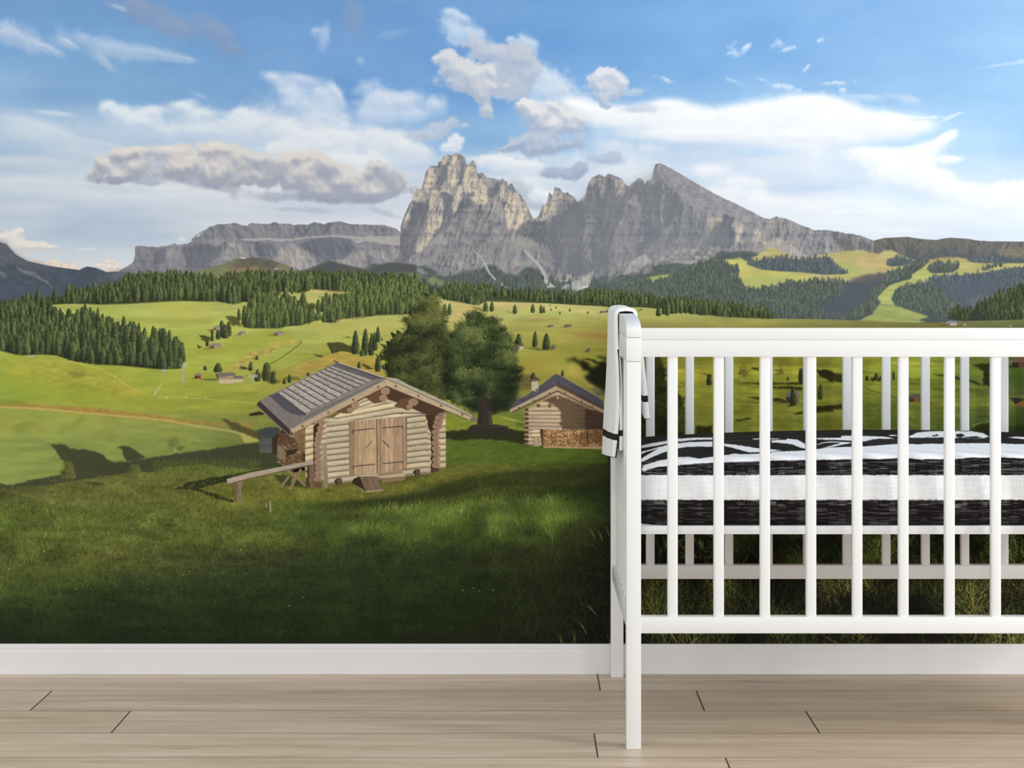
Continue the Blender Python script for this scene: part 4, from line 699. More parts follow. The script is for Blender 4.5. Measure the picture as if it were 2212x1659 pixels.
def grass(grid_at):
    r = RS(600)
    def base(x, y):
        R = Reg(-OX, 900, CW - OX, 1420); g = grid_at(R); return g[np.clip(y.astype(int) - R.y0, 0, R.h - 1), np.clip(x.astype(int) - R.x0, 0, R.w - 1)]
    def lay(n, x0, x1, yf, L, mul, spread, alpha, lo=0., hue=None, wide=None, bend=.5):
        x = x0 + (x1 - x0) * r.rand(n); y = yf(x, r.rand(n)); o = np.argsort(y); x, y = x[o], y[o]
        c = base(x, y - 4) * (mul[0] + (mul[1] - mul[0]) * r.rand(n) ** 2)[:, None]
        if hue is not None: c = c * np.array(hue, np.float32)
        c *= (1 + .05 * r.randn(n, 3)) * (1 + .14 * r.randn(n, 1)); cl = vnoise(-OX, 900, CW, 520, 26, 12, 603)[np.clip(y.astype(int) - 900, 0, 519), np.clip(x.astype(int) + OX, 0, CW - 1)]
        c *= (.40 + 1.2 * cl)[:, None]
        strokes(x, y, (L[0] + (L[1] - L[0]) * r.rand(n)) * (.5 + cl), r.randn(n) * spread, r.randn(n) * bend, np.clip(c, 0, 235), np.full(n, alpha), n=int(L[1] * 1.3), wide=None if wide is None else np.full(n, wide))
    crest = lambda x: np.interp(x, [-300, 0, 100, 240, 340, 420, 540, 640, 960, 1320, 2512], [1066, 1060, 1052, 1030, 1024, 1010, 1012, 1060, 1030, 1040, 1040])
    lay(15000, -300, 2512, lambda x, u: crest(x) + (1150 - crest(x)) * u, (4, 9), (.75, 1.5), .5, .55)
    lay(16000, -300, 2512, lambda x, u: 1100 + 120 * u, (6, 15), (.7, 1.6), .4, .55)
    lay(17000, -300, 2512, lambda x, u: 1180 + 240 * u, (10, 24), (.6, 1.75), .35, .5)
    # clover-like speckle of the sunny patch on the left
    n = 9000; x = r.rand(n) * 900 - 250; y = 1030 + r.rand(n) ** .8 * 210; k = vnoise(-OX, 900, CW, 520, 40, 14, 604)[np.clip(y.astype(int) - 900, 0, 519), np.clip(x.astype(int) + OX, 0, CW - 1)] + .25 * r.rand(n) > .62
    x, y = x[k], y[k]; n = len(x); c = base(x, y) * (1.15 + .65 * r.rand(n))[:, None] * np.array([1.02, 1., 1.1]); strokes(x, y, 2 + 3 * r.rand(n), r.rand(n) * 6.28, r.rand(n), np.clip(c, 0, 210), np.full(n, .75), n=6)
    # the bright tall grass behind the shaded bank
    tall = lambda x: np.interp(x, [660, 700, 800, 900, 1000, 1100, 1200, 1260, 1330], [1125, 1120, 1112, 1105, 1096, 1090, 1090, 1100, 1110])
    n = 5200; x = 640 + 640 * r.rand(n); u = r.rand(n); y = tall(x) + u * 66 - 4 + 12 * r.rand(n); o = np.argsort(y); x, y, u = x[o], y[o], u[o]
    b = (.30 + 1.5 * vnoise(-OX, 900, CW, 520, 38, 22, 605)[y.astype(int) - 900, x.astype(int) + OX]) * np.interp(x, [640, 800, 1000, 1180, 1250, 1300], [.7, .95, 1.05, 1., .75, .45]) * (1 - .25 * u)
    c = (np.array([122, 142, 60], np.float32) + r.randn(n, 1) * 14 + r.randn(n, 3) * 6) * b[:, None]
    strokes(x, y, 10 + 22 * r.rand(n), r.randn(n) * .28, r.randn(n) * .5, np.clip(c, 0, 220), np.full(n, .75), n=34)
    for x0, x1, y0, y1, col, m in ((330, 560, 1000, 1030, (120, 140, 60), 1600), (-300, 260, 1225, 1270, (120, 138, 58), 2200), (560, 700, 1085, 1150, (96, 124, 48), 1300), (0, 300, 1105, 1150, (104, 128, 48), 1200)):
        x = x0 + (x1 - x0) * r.rand(m); y = y0 + (y1 - y0) * r.rand(m); c = np.array(col, np.float32) * (.6 + .6 * r.rand(m))[:, None]; strokes(x, y, 5 + 10 * r.rand(m), r.randn(m) * .4, r.randn(m) * .5, c, np.full(m, .55), n=10)
    # pale seed heads and long blades on the dark side
    n = 900; x = 1060 + 260 * r.rand(n) ** .7; y = 1180 + 230 * r.rand(n); strokes(x, y, 18 + 40 * r.rand(n), r.randn(n) * .35, r.randn(n) * .7, np.array([92, 96, 52]) * (.4 + .8 * r.rand(n) ** 2)[:, None], np.full(n, .45), n=80)
    for x, y, L, a in ((1268, 1370, 52, -.5), (1290, 1330, 46, -.7), (1216, 1400, 36, -.2), (1240, 1396, 38, .1), (1286, 1165, 30, -.4), (1302, 1170, 34, -.3), (1316, 1160, 30, -.2), (1192, 1180, 40, .1)):
        strokes([x] * 3, [y] * 3, [L, L * .9, L * .7], [a, a + .1, a - .1], [-.5, -.3, .2], [(150, 152, 84)] * 3, [.8] * 3, n=60)
    # behind the cot: coarse sedge with bright blades
    R = Reg(1316, 1085, CW - OX, 1420); k = sstep(1090, 1150, R.Y()) * sstep(1316, 1350, R.X()); PIC[R.sl] *= (1 - .55 * k)[..., None]
    def sedge(n, x0, x1, y0, y1, L, br, lean, sp, col=(150, 166, 78), al=.8, w=.55):
        x = x0 + (x1 - x0) * r.rand(n); y = y0 + (y1 - y0) * r.rand(n); o = np.argsort(y); x, y = x[o], y[o]
        b = br[0] + (br[1] - br[0]) * r.rand(n) ** 3.2
        cl = vnoise(-OX, 900, CW, 620, 60, 40, 606)[np.clip(y.astype(int) - 900, 0, 519), np.clip(x.astype(int) + OX, 0, CW - 1)]
        c = np.array(col, np.float32) * (b * (.15 + 1.6 * cl ** 1.3))[:, None] * (1 + .1 * r.randn(n, 3))
        strokes(x, y, L[0] + (L[1] - L[0]) * r.rand(n), lean + r.randn(n) * sp, r.randn(n) * .7, np.clip(c, 0, 225), np.full(n, al), n=110, wide=np.where(r.rand(n) < .5, w, 0))
    sedge(6400, 1330, 2512, 1100, 1300, (18, 46), (.2, 1.35), .1, .42)
    sedge(2600, 1560, 1900, 1140, 1235, (26, 60), (.5, 1.4), -.45, .25)
    sedge(3200, 1880, 2512, 1110, 1250, (10, 26), (.5, 1.5), .2, .8, col=(140, 160, 70))
    sedge(4200, 1330, 2512, 1250, 1440, (26, 80), (.15, 1.3), -.1, .55, al=.8)
    sedge(2600, 1780, 2512, 1250, 1430, (20, 60), (.4, 1.5), -.2, .8, col=(156, 160, 76))
    sedge(900, 1380, 1800, 1290, 1430, (50, 110), (.3, 1.15), -.15, .4, col=(136, 146, 70), w=.5)
    sedge(260, 1380, 2300, 1270, 1420, (40, 100), (.6, 1.4), .2, .9, col=(134, 140, 70), w=.6)
    # scattered meadow flowers
    for x, y in ((395, 1242), (410, 1234), (484, 1236), (530, 1238), (318, 1273), (624, 1308), (1000, 1275), (1036, 1276), (1065, 1275), (466, 1240), (655, 1290), (1022, 1270)): oval(x, y, 1.8, 1.1, (170, 172, 150), alpha=.8)
    for x, y in ((96, 1190), (20, 1228), (166, 1272), (520, 1188)): oval(x, y, 1.6, 1.3, (196, 190, 50), alpha=.9)

def saplings():
    r = RS(700)
    for x, y, h, w in ((146, 1042, 44, 30), (291, 1042, 38, 34)):
        line('p', '%f,%f %f,%f' % (x, y, x, y - h * .9), 2.2, (120, 108, 70), w1=1)
        n = 420; t = r.rand(n); px = x + (r.rand(n) - .5) * w * (.35 + .65 * (1 - np.abs(t - .3) / .7)); py = y - 6 - t * (h - 10)
        s = np.clip(.5 + (px - x) / w + r.randn(n) * .25, 0, 1)[:, None]; c = np.array([84, 92, 40]) * (1 - s) + np.array([164, 166, 84]) * s
        strokes(px, py, 3 + 5 * r.rand(n), (px - x) / w * 1.6 + r.randn(n) * .3, r.randn(n) * .3, c, np.full(n, .85), n=7)

# ---- log barns
WOOD, ENDC = (204, 188, 156), (168, 136, 112)
def logs(c, quad_s, n, col, seed, dark=.66, knots=40):
    """round logs lying across a traced four-corner wall (tl tr br bl)"""
    q = P(c, quad_s); m, R = pmask(q, .2)
    tl, tr, br, bl = q[0], q[1], q[2], q[3]
    X, Y = R.X(), R.Y(); u = np.clip((X - tl[0]) / max(tr[0] - tl[0], 1), 0, 1)
    yt = tl[1] + (tr[1] - tl[1]) * u; yb = bl[1] + (br[1] - bl[1]) * u
    v = (Y - yt) / (yb - yt) * n; f = v - np.floor(v)
    s = (.86 + .24 * np.sin(np.pi * np.clip(f * 1.05 + .12, 0, 1))) * (1 - (1 - dark) * sstep(.80, .97, f)) - .10 * (1 - sstep(0, .12, f))
    k = RS(seed).rand(n + 3)[np.clip(np.floor(v).astype(int), 0, n + 2)]
    g = np.array(col, np.float32) * (s * (.94 + .10 * k))[..., None]
    g *= (1 + .16 * (fbm(*R.a(), 22, 2.2, seed, 3) - .5))[..., None]
    g += ((k - .5) * 6)[..., None] * np.array([1, .4, -.8])
    kn = (vnoise(*R.a(), 6, 3.2, seed + 7) > .90)[..., None]; g = np.where(kn, g * .84, g)
    put(m, R, g)

def tint(col, k): return [q * k for q in col]

def log_ends(c, s, rx, ry, seed, col=ENDC):
    r = RS(seed)
    for tok in s.split():
        u, v = [float(q) for q in tok.split(',')]; ox, oy, k = CROP[c]; x, y = ox + u * k, oy + v * k; a, b = rx * k * (.94 + .12 * r.rand()), ry * k * (.94 + .12 * r.rand())
        oval(x - 1.1, y + .7, a, b, (84, 62, 46), soft=.3); oval(x, y, a, b, tint(col, .94 + .12 * r.rand()), soft=.25)
        oval(x, y, a * .55, b * .55, [q * .95 for q in col], soft=.5); line('p', '%f,%f %f,%f' % (x + a * .1, y, x + a * .2 * (r.rand() - .3), y + b * .9), .7, [q * .66 for q in col], alpha=.7)

def planks(c, s, col, n, seed, vert=True, tex=.12, gap=.82):
    q = P(c, s); m, R = pmask(q, .15); tl, tr, br, bl = q[:4]; X, Y = R.X(), R.Y()
    v = (Y - tl[1]) / max(bl[1] - tl[1], 1); xl = tl[0] + (bl[0] - tl[0]) * v; xr = tr[0] + (br[0] - tr[0]) * v
    w = (X - xl) / np.maximum(xr - xl, 1) * n if vert else v * n + 0 * X
    k = RS(seed).rand(n + 3)[np.clip(np.floor(w).astype(int) + 1, 0, n + 2)]; f = w - np.floor(w)
    g = np.array(col, np.float32) * (.93 + .13 * k)[..., None] * np.where((f < .08)[..., None], gap, 1) * (1 + tex * (fbm(*R.a(), 3 if vert else 20, 20 if vert else 3, seed, 3) - .5) * 2)[..., None]
    put(m, R, g)

def barn():
    # dark side with stacked firewood, old cart under a cover
    fill('g', '365,775 420,752 500,745 530,760 530,860 480,900 470,940 375,945 370,840 358,800', (66, 74, 72), soft=.6, rough=1, tex=.12)
    planks('g', '372,840 468,835 468,950 372,950', (92, 92, 88), 5, 801, vert=False, gap=.5)
    fill('g', '470,840 560,760 740,760 740,1060 600,1050 540,1010 510,950 480,960', (58, 46, 34), soft=.6)
    fill('g', '600,790 735,760 735,960 700,930 610,840', (140, 112, 78), soft=.5, tex=.14)
    fill('g', '520,790 610,800 720,920 720,1040 590,1050 530,1000 510,930', (104, 80, 54), soft=.8, rough=1, tex=.3, ts=(6, 6))
    r = RS(802)
    for k in range(90): x, y = P('g', '%f,%f' % (520 + 200 * r.rand(), 880 + 170 * r.rand()))[0]; b = .55 + .55 * r.rand(); a = r.rand() * 1.2 - .2; line('p', '%f,%f %f,%f' % (x - 4 * np.cos(a), y - 4 * np.sin(a), x + 4 * np.cos(a), y + 4 * np.sin(a)), 2.6, [156 * b, 124 * b, 90 * b])
    fill('g', '580,930 680,920 650,960 590,975', (60, 48, 28), soft=.5)
    for k in range(16): u = 515 + 3.2 * k; line('g', '%f,%f %f,%f' % (u, 890 + 6 * k * .3, u + 6, 985 + 3 * k), 1.5, tint((166, 146, 116), .6 + .5 * r.rand()))
    # front wall
    fill('g', '880,690 1385,420 1850,600 1850,700 880,730', (120, 94, 70))
    logs('g', '740,690 1855,590 1855,1075 735,1190', 12, WOOD, 803)
    logs('g', '735,760 805,750 800,1010 735,1030', 5, (222, 202, 156), 804)
    fill('g', '735,1020 1700,1130 1740,1115 1740,1150 1100,1200 900,1225 735,1235', (96, 108, 42), alpha=0)
    logs('g', '900,700 1690,610 1740,1115 915,1205', 11, WOOD, 805)
    logs('g', '1100,560 1370,440 1500,560 1000,640', 3, (214, 198, 162), 806)
    logs('g', '1000,640 1460,545 1700,640 900,715', 2, (216, 200, 164), 807)
    logs('g', '1805,700 1855,695 1855,1073 1805,1078', 8, (212, 196, 158), 808)
    # recesses behind the corner log ends
    fill('g', '800,740 845,705 850,800 815,850 812,1225 770,1225 800,1000', (66, 48, 34), soft=.6)
    fill('g', '1690,655 1760,610 1800,640 1770,760 1752,1105 1735,1110 1735,1050 1745,1030 1733,990 1745,960 1733,930 1742,880 1730,850 1740,800 1712,740 1710,700', (72, 52, 38), soft=.5)
    fill('g', '735,1030 800,1010 770,1050 770,1225 740,1220', (86, 64, 44), soft=.5); log_ends('g', '742,1070 742,1130', 9, 26, 809, (204, 180, 140))
    log_ends('g', '870,710 860,757 848,803 840,840 832,882 836,927 836,977 840,1027 843,1077 845,1122 840,1163', 32, 25, 810)
    fill('g', '818,1180 862,1178 862,1228 820,1230', (112, 82, 62))
    log_ends('g', '1778,1050 1778,1005 1780,962 1778,917 1773,873 1778,828 1775,787', 33, 24, 811)
    fill('g', '1745,1075 1800,1072 1796,1100 1748,1105', (98, 62, 48), soft=.4)
    for v, u in ((742, 1780), (707, 1788), (672, 1798), (634, 1815)): fill('g', '%d,%d %d,%d %d,%d %d,%d' % (u - 30, v - 22, u + 25, v - 24, u + 28, v + 20, u - 8, v + 20), (132, 100, 74), soft=.4); log_ends('g', '%d,%d' % (u + 8, v), 38, 22, 812 + v)
    # gable shade and purlins
    fill('g', '1385,415 1440,440 1700,545 1850,600 1850,625 1740,650 1695,645 1600,605 1500,570 1455,545 1400,530 1370,500 1300,530 1240,510 1200,520 1000,630 985,622 1100,560 1250,490', (84, 62, 46), soft=.6)
    for a, b, rx, ry in (('1210,510 1310,440 1375,428 1375,492 1290,500 1250,530', '1373,460', 38, 32), ('1240,530 1310,490 1355,490 1360,543 1290,560', '1357,516', 32, 28), ('1000,620 1100,552 1135,545 1135,600 1040,640', '1135,572', 32, 30), ('1440,580 1500,520 1595,515 1595,580 1520,600', '1595,548', 39, 32), ('1500,590 1560,560 1570,606 1540,612', '1565,586', 27, 21), ('1050,630 1090,592 1095,636 1060,640', '1093,613', 28, 22)):
        fill('g', a, (112, 82, 58), soft=.5); log_ends('g', b, rx, ry, 830 + rx + ry, (178, 144, 116))
    # doors
    fill('g', '1082,705 1545,668 1545,1085 1088,1135', (104, 82, 62))
    planks('g', '1084,706 1124,702 1121,1132 1088,1134', (166, 140, 110), 1, 840); planks('g', '1126,695 1303,685 1306,1116 1122,1130', (192, 162, 128), 6, 841); planks('g', '1307,684 1334,682 1333,1112 1310,1115', (180, 152, 120), 1, 842)
    planks('g', '1337,681 1506,671 1509,1085 1335,1112', (194, 163, 130), 5, 843); planks('g', '1508,669 1538,668 1543,1080 1511,1085', (170, 143, 114), 1, 844)
    for k in range(26): x, y = 1130 + 370 * r.rand(), 700 + 390 * r.rand(); line('g', '%f,%f %f,%f' % (x, y, x + 22, y - 5), .9, (212, 184, 148), alpha=.6)
    DK = (62, 54, 48)
    for s, w in (('1112,776 1285,757', 1.9), ('1350,753 1512,740', 1.9), ('1116,1060 1290,1042', 1.8), ('1352,1038 1512,1022', 1.8), ('1115,772 1115,797', 1.9), ('1510,738 1510,762', 1.9), ('1120,1056 1120,1080', 1.8), ('1510,1020 1510,1040', 1.8), ('1213,917 1240,890 1270,855', 1.3), ('1353,853 1380,882 1405,906', 1.9), ('1304,686 1308,1114', .9)): line('g', s, w, DK, alpha=.9)
    # sill, step, ramp, blocks
    fill('g', '1310,1118 1505,1096 1512,1112 1320,1140', (160, 134, 104)); fill('g', '1320,1138 1512,1112 1530,1120 1530,1140 1345,1160', (206, 184, 148)); fill('g', '1345,1152 1530,1138 1530,1168 1350,1190', (146, 122, 94), tex=.1)
    fill('g', '1105,1190 1120,1160 1165,1138 1215,1250 1190,1235', (54, 44, 32), soft=.8); planks('g', '1165,1140 1303,1138 1360,1244 1215,1258', (128, 106, 84), 3, 846, gap=.6); fill('g', '1215,1256 1360,1242 1358,1252 1222,1268', (186, 164, 128))
    for a in ('985,1155 1020,1150 1028,1165 1028,1206 990,1210 965,1180', '1610,1084 1645,1080 1652,1095 1652,1133 1618,1138 1592,1105'): fill('g', a, (104, 80, 62), soft=.3); 
    fill('g', '965,1180 985,1155 990,1210', (60, 46, 34)); fill('g', '1592,1105 1612,1084 1618,1138', (60, 46, 34))
    # roof
    fill('g', '345,570 372,535 620,765 645,795 625,815 590,790 500,720 430,655', (64, 56, 50), soft=.4)
    line('g', '350,575 430,650 520,735 600,805 625,825 645,815 640,795', 2.4, (126, 118, 108)); fill('g', '290,640 370,620 410,640 400,650 290,658', (58, 46, 38), soft=.4)
    fill('g', '368,535 985,228 1000,228 1385,362 1385,372 620,772', (132, 126, 122), tex=.10, ts=(8, 5))
    q = P('g', '368,535 620,772')
    for k in range(46): t = k / 45.; a = P('g', '%f,%f' % (368 + 252 * t, 535 + 237 * t))[0]; b = P('g', '%f,%f' % (525 + 215 * t, 470 + 175 * t))[0]; line('p', np.array([a, b]), .6, (104, 98, 96) if k % 2 else (150, 142, 136), alpha=.55)
    fill('g', '440,498 525,472 740,645 735,655 690,655 620,640 560,600 520,560 470,515', (86, 86, 92), soft=.6, rough=.8)
    LU = [(520, 478), (545, 456), (590, 435), (640, 410), (683, 388), (725, 366), (768, 345), (810, 325), (850, 306), (890, 288), (925, 272), (950, 262)]
    RU = [(742, 645), (788, 610), (838, 585), (890, 560), (940, 536), (988, 510), (1036, 484), (1086, 458), (1136, 432), (1184, 410), (1228, 390), (1266, 372)]
    for k in range(len(LU) - 1):
        fill('g', '%d,%d %d,%d %d,%d %d,%d' % (*LU[k], *LU[k + 1], *RU[k + 1], *RU[k]), tint((182, 175, 165), .95 + .09 * r.rand()), tex=.10, ts=(5, 3), seed=900 + k)
        A, B = P('g', '%d,%d' % LU[k])[0], P('g', '%d,%d' % RU[k])[0]; t = np.linspace(0, 1, 30); p = A + (B - A) * t[:, None]; p[:, 1] += (r.rand(30) - .5) * 1.3 + (.7 if k == 0 else 0); line('p', p, 1.9, (58, 54, 52), alpha=.92)
        for j in range(26): tt = r.rand(); a = A + (B - A) * tt; c2 = P('g', '%f,%f' % (LU[k + 1][0], LU[k + 1][1]))[0] - P('g', '%f,%f' % LU[k])[0]; line('p', np.array([a, a + c2 * (.2 + .4 * r.rand())]), .8, (96, 90, 86), alpha=.7)
    fill('g', '742,645 1266,372 1385,362 1385,372 640,765 700,700', (142, 134, 126), tex=.08)
    for k in range(7): line('g', '%d,%d %d,%d' % (690 + 8 * k, 708 - 8 * k, 1300 + 8 * k, 392 - 3 * k), .7, (104, 98, 96), alpha=.6)
    fill('g', '950,262 985,232 1350,352 1266,372', (108, 102, 102), soft=.4, tex=.1)
    line('g', '985,228 1060,252 1180,290 1300,332 1360,352', 2.2, (206, 198, 186)); line('g', '960,218 1000,232', 1.8, (54, 48, 44)); line('g', '1000,240 1180,300 1300,345 1360,360', 1.6, (60, 56, 54), alpha=.8)
    fill('g', '612,768 1385,364 1392,418 1370,425 650,795 628,790', (196, 174, 142), tex=.08, ts=(12, 3)); line('g', '640,797 1385,420', 1.2, (96, 74, 54), alpha=.8)
    fill('g', '1385,364 1460,372 2062,652 2070,668 2050,690 2028,684 1388,422', (206, 184, 152), tex=.08, ts=(12, 3)); line('g', '1390,424 2030,690', 1.6, (100, 80, 54), alpha=.9)
    fill('g', '1375,345 1470,362 1560,410 1900,565 2070,655 2062,668 1470,390 1390,362', (192, 182, 166), soft=.3, tex=.1); line('g', '1395,372 1470,398 2064,668', 1.1, (72, 62, 54), alpha=.9)
    for k in range(24): u = 1400 + 27 * k; line('g', '%d,%d %d,%d' % (u, 350 + (u - 1400) * .455, u + 14, 372 + (u - 1400) * .455), .8, (128, 120, 108), alpha=.7)
    fill('g', '2040,690 2070,660 2105,690 2100,705 2075,705', (136, 120, 104), soft=.4)
    for s in ('1316,430', '1117,528', '918,632', '713,740', '1457,422', '1637,498', '1816,574', '1985,645'): x, y = P('g', s)[0]; oval(x, y, 2.4, 2.4, (112, 88, 66), soft=.4, rough=.6)
    oval(*P('g', '630,805')[0], 4.6, 5.2, (180, 166, 142), soft=.3); oval(*P('g', '628,802')[0], 3, 3.4, (84, 74, 60), soft=.3)
    # rail, posts, sawing trestle, stakes
    planks('g', '770,1048 808,1044 808,1228 775,1226', (138, 118, 94), 1, 850, tex=.25); planks('g', '868,886 905,880 916,1224 880,1236', (152, 138, 118), 1, 851, tex=.25)
    fill('g', '178,1188 235,1176 232,1336 176,1346', (140, 120, 96), tex=.25, ts=(3, 12)); fill('g', '178,1188 195,1186 194,1342 176,1346', (104, 84, 62), alpha=.7)
    fill('g', '108,1160 300,1108 560,1058 800,1008 803,1040 560,1092 300,1150 118,1198', (180, 166, 146), tex=.10, ts=(14, 3)); fill('g', '118,1198 300,1150 560,1092 803,1040 803,1050 400,1140 118,1206', (116, 98, 76), alpha=.8, soft=.3)
    for s, w in (('590,1085 650,1130 738,1216', 5), ('704,1082 660,1150 612,1246', 5.6), ('606,1140 575,1180 545,1222', 5), ('640,1150 622,1182', 3)): line('g', s, w, (160, 134, 102)); line('g', s, 1.2, (108, 86, 62), alpha=.6)
    line('g', '457,1332 459,1425', 3, (176, 164, 128)); line('g', '425,1350 425,1388', 3, (164, 156, 130), alpha=.8)

def barn_far():
    fill('h', '870,1330 900,1305 1000,1296 1100,1300 1210,1310 1220,1330 1270,1345 1270,1360 1240,1392 1100,1385 870,1385', (52, 50, 44), soft=.8, rough=1); line('h', '1080,1318 1215,1312', 2, (92, 92, 92), alpha=.7)
    fill('h', '950,1050 1075,1080 1070,1200 1085,1330 940,1335 955,1200', (58, 52, 44), soft=.8, tex=.2, ts=(4, 14)); fill('h', '1040,1180 1070,1190 1075,1300 1045,1310', (92, 84, 74), soft=1, alpha=.6)
    fill('h', '1385,1160 1650,985 2080,1185 2080,1400 1385,1400', (150, 124, 98))
    logs('h', '1385,1150 2080,1150 2080,1512 1385,1480', 10, (206, 182, 150), 861, dark=.84, knots=0)
    fill('h', '1400,1150 1650,1010 1930,1145 1900,1160 1400,1160', (196, 170, 138), tex=.08); logs('h', '1480,1100 1820,1100 1930,1180 1420,1180', 2, (204, 180, 146), 862, dark=.84)
    fill('h', '1530,1088 1650,1040 1720,1060 1930,1150 2080,1200 2080,1345 1700,1345 1690,1320 1672,1290 1700,1260 1680,1220 1690,1180 1650,1150 1600,1110', (98, 78, 60), soft=1, rough=1.5, alpha=.9, tex=.1)
    fill('h', '1900,1160 2080,1200 2080,1345 1900,1345', (66, 50, 38), soft=1, alpha=.8, tex=.2)
    for a in ('1468,1118 1500,1112 1505,1145 1475,1148', '1570,1118 1598,1114 1602,1145 1575,1150'): fill('h', a, (120, 94, 70), soft=.3)
    fill('h', '1650,1030 1668,1030 1668,1070 1650,1070', (214, 196, 160)); fill('h', '1655,1042 1672,1042 1672,1056 1655,1056', (110, 86, 66))
    m, R = pmask(P('h', '1530,1345 2080,1345 2080,1495 1530,1498'), .2); r = RS(863); g = vnoise(*R.a(), 2., 1.8, 864)
    cc = np.array([124, 88, 56], np.float32) + (np.array([212, 172, 122]) - np.array([124, 88, 56])) * sstep(.25, .7, g)[..., None]; cc *= (.9 + .2 * r.rand(R.h, R.w))[..., None]; put(m, R, cc)
    fill('h', '1760,1370 1850,1390 1900,1350 2080,1345 2080,1500 1930,1450 1800,1420', (92, 62, 40), soft=3, rough=3, alpha=.6)
    line('h', '1918,1350 1922,1490', 2.2, (64, 46, 32)); fill('h', '1530,1492 2060,1500 2060,1515 1530,1504', (196, 164, 122))
    fill('h', '1500,1340 1530,1340 1530,1500 1520,1498', (84, 62, 44), soft=.4); logs('h', '1430,1345 1500,1342 1500,1410 1430,1412', 2, (216, 196, 160), 866); planks('h', '1440,1412 1495,1410 1500,1490 1445,1492', (188, 164, 132), 1, 867)
    for k in range(8): fill('h', '1372,%d 1400,%d 1400,%d 1365,%d' % (1152 + 40 * k, 1156 + 40 * k, 1180 + 40 * k, 1178 + 40 * k), (98, 76, 58), soft=.3)
    for k in range(8): fill('h', '1360,%d 1395,%d 1395,%d 1360,%d' % (1180 + 40 * k, 1182 + 40 * k, 1194 + 40 * k, 1192 + 40 * k), (188, 162, 130) if k < 7 else (150, 130, 104), soft=.3)
    fill('h', '1240,1165 1300,1082 1400,1030 1640,850 1650,960 1250,1180', (92, 88, 98), soft=.3, tex=.16, ts=(10, 3))
    fill('h', '1640,848 1690,870 1860,970 2020,1060 2060,1090 2080,1200 1645,955', (86, 84, 92), soft=.3, tex=.14, ts=(10, 3)); fill('h', '1640,915 1660,925 2080,1160 2080,1180 1650,975', (60, 52, 46), alpha=.5)
    line('h', '1642,850 1700,872 1860,965 2060,1080', 1.4, (150, 146, 146), alpha=.8)
    fill('h', '1250,1185 1640,970 1650,930 2080,1170 2080,1215 1655,1005 1260,1195', (96, 78, 60))
    fill('h', '1235,1165 1640,958 1656,972 1655,995 1240,1192', (196, 174, 144), tex=.08); fill('h', '1640,922 1660,975 2080,1200 2080,1178 1655,965', (180, 158, 132)); fill('h', '1640,958 1656,965 2080,1196 2080,1206 1655,996', (178, 156, 128), tex=.08)
    fill('h', '1425,905 1487,903 1489,990 1470,1010 1426,995', (206, 196, 170), tex=.1); fill('h', '1462,985 1490,980 1488,1012 1465,1010', (130, 116, 98), soft=.4); fill('h', '1415,890 1492,888 1494,905 1418,908', (96, 84, 72)); fill('h', '1425,908 1487,905 1487,918 1426,920', (120, 106, 88), alpha=.8)
    for s in ('1586,1020', '1450,1088', '1316,1150', '1722,1022', '1870,1095', '1965,1138'): oval(*P('h', s)[0], 2, 2, (110, 88, 68), soft=.4)
    # the dark hollow with the tree shadow beside the cot
    fill('h', '1700,705 1820,720 1950,770 1990,790 2090,740 2300,700 2400,1000 2080,1010 1990,960 1900,880 1960,850 1850,760', (20, 24, 12), soft=3, rough=4, alpha=.92)
    fill('h', '1850,710 1960,718 2090,760 2090,800 1950,740', (30, 32, 14), soft=1.5, rough=2, alpha=.8); fill('h', '1990,700 2100,740 2100,700 2010,690', (44, 48, 20), soft=2, alpha=.7)
    fill('h', '1930,980 2060,985 2075,1040 1990,1030', (112, 104, 84), soft=.6, rough=2, alpha=.8, tex=.4)

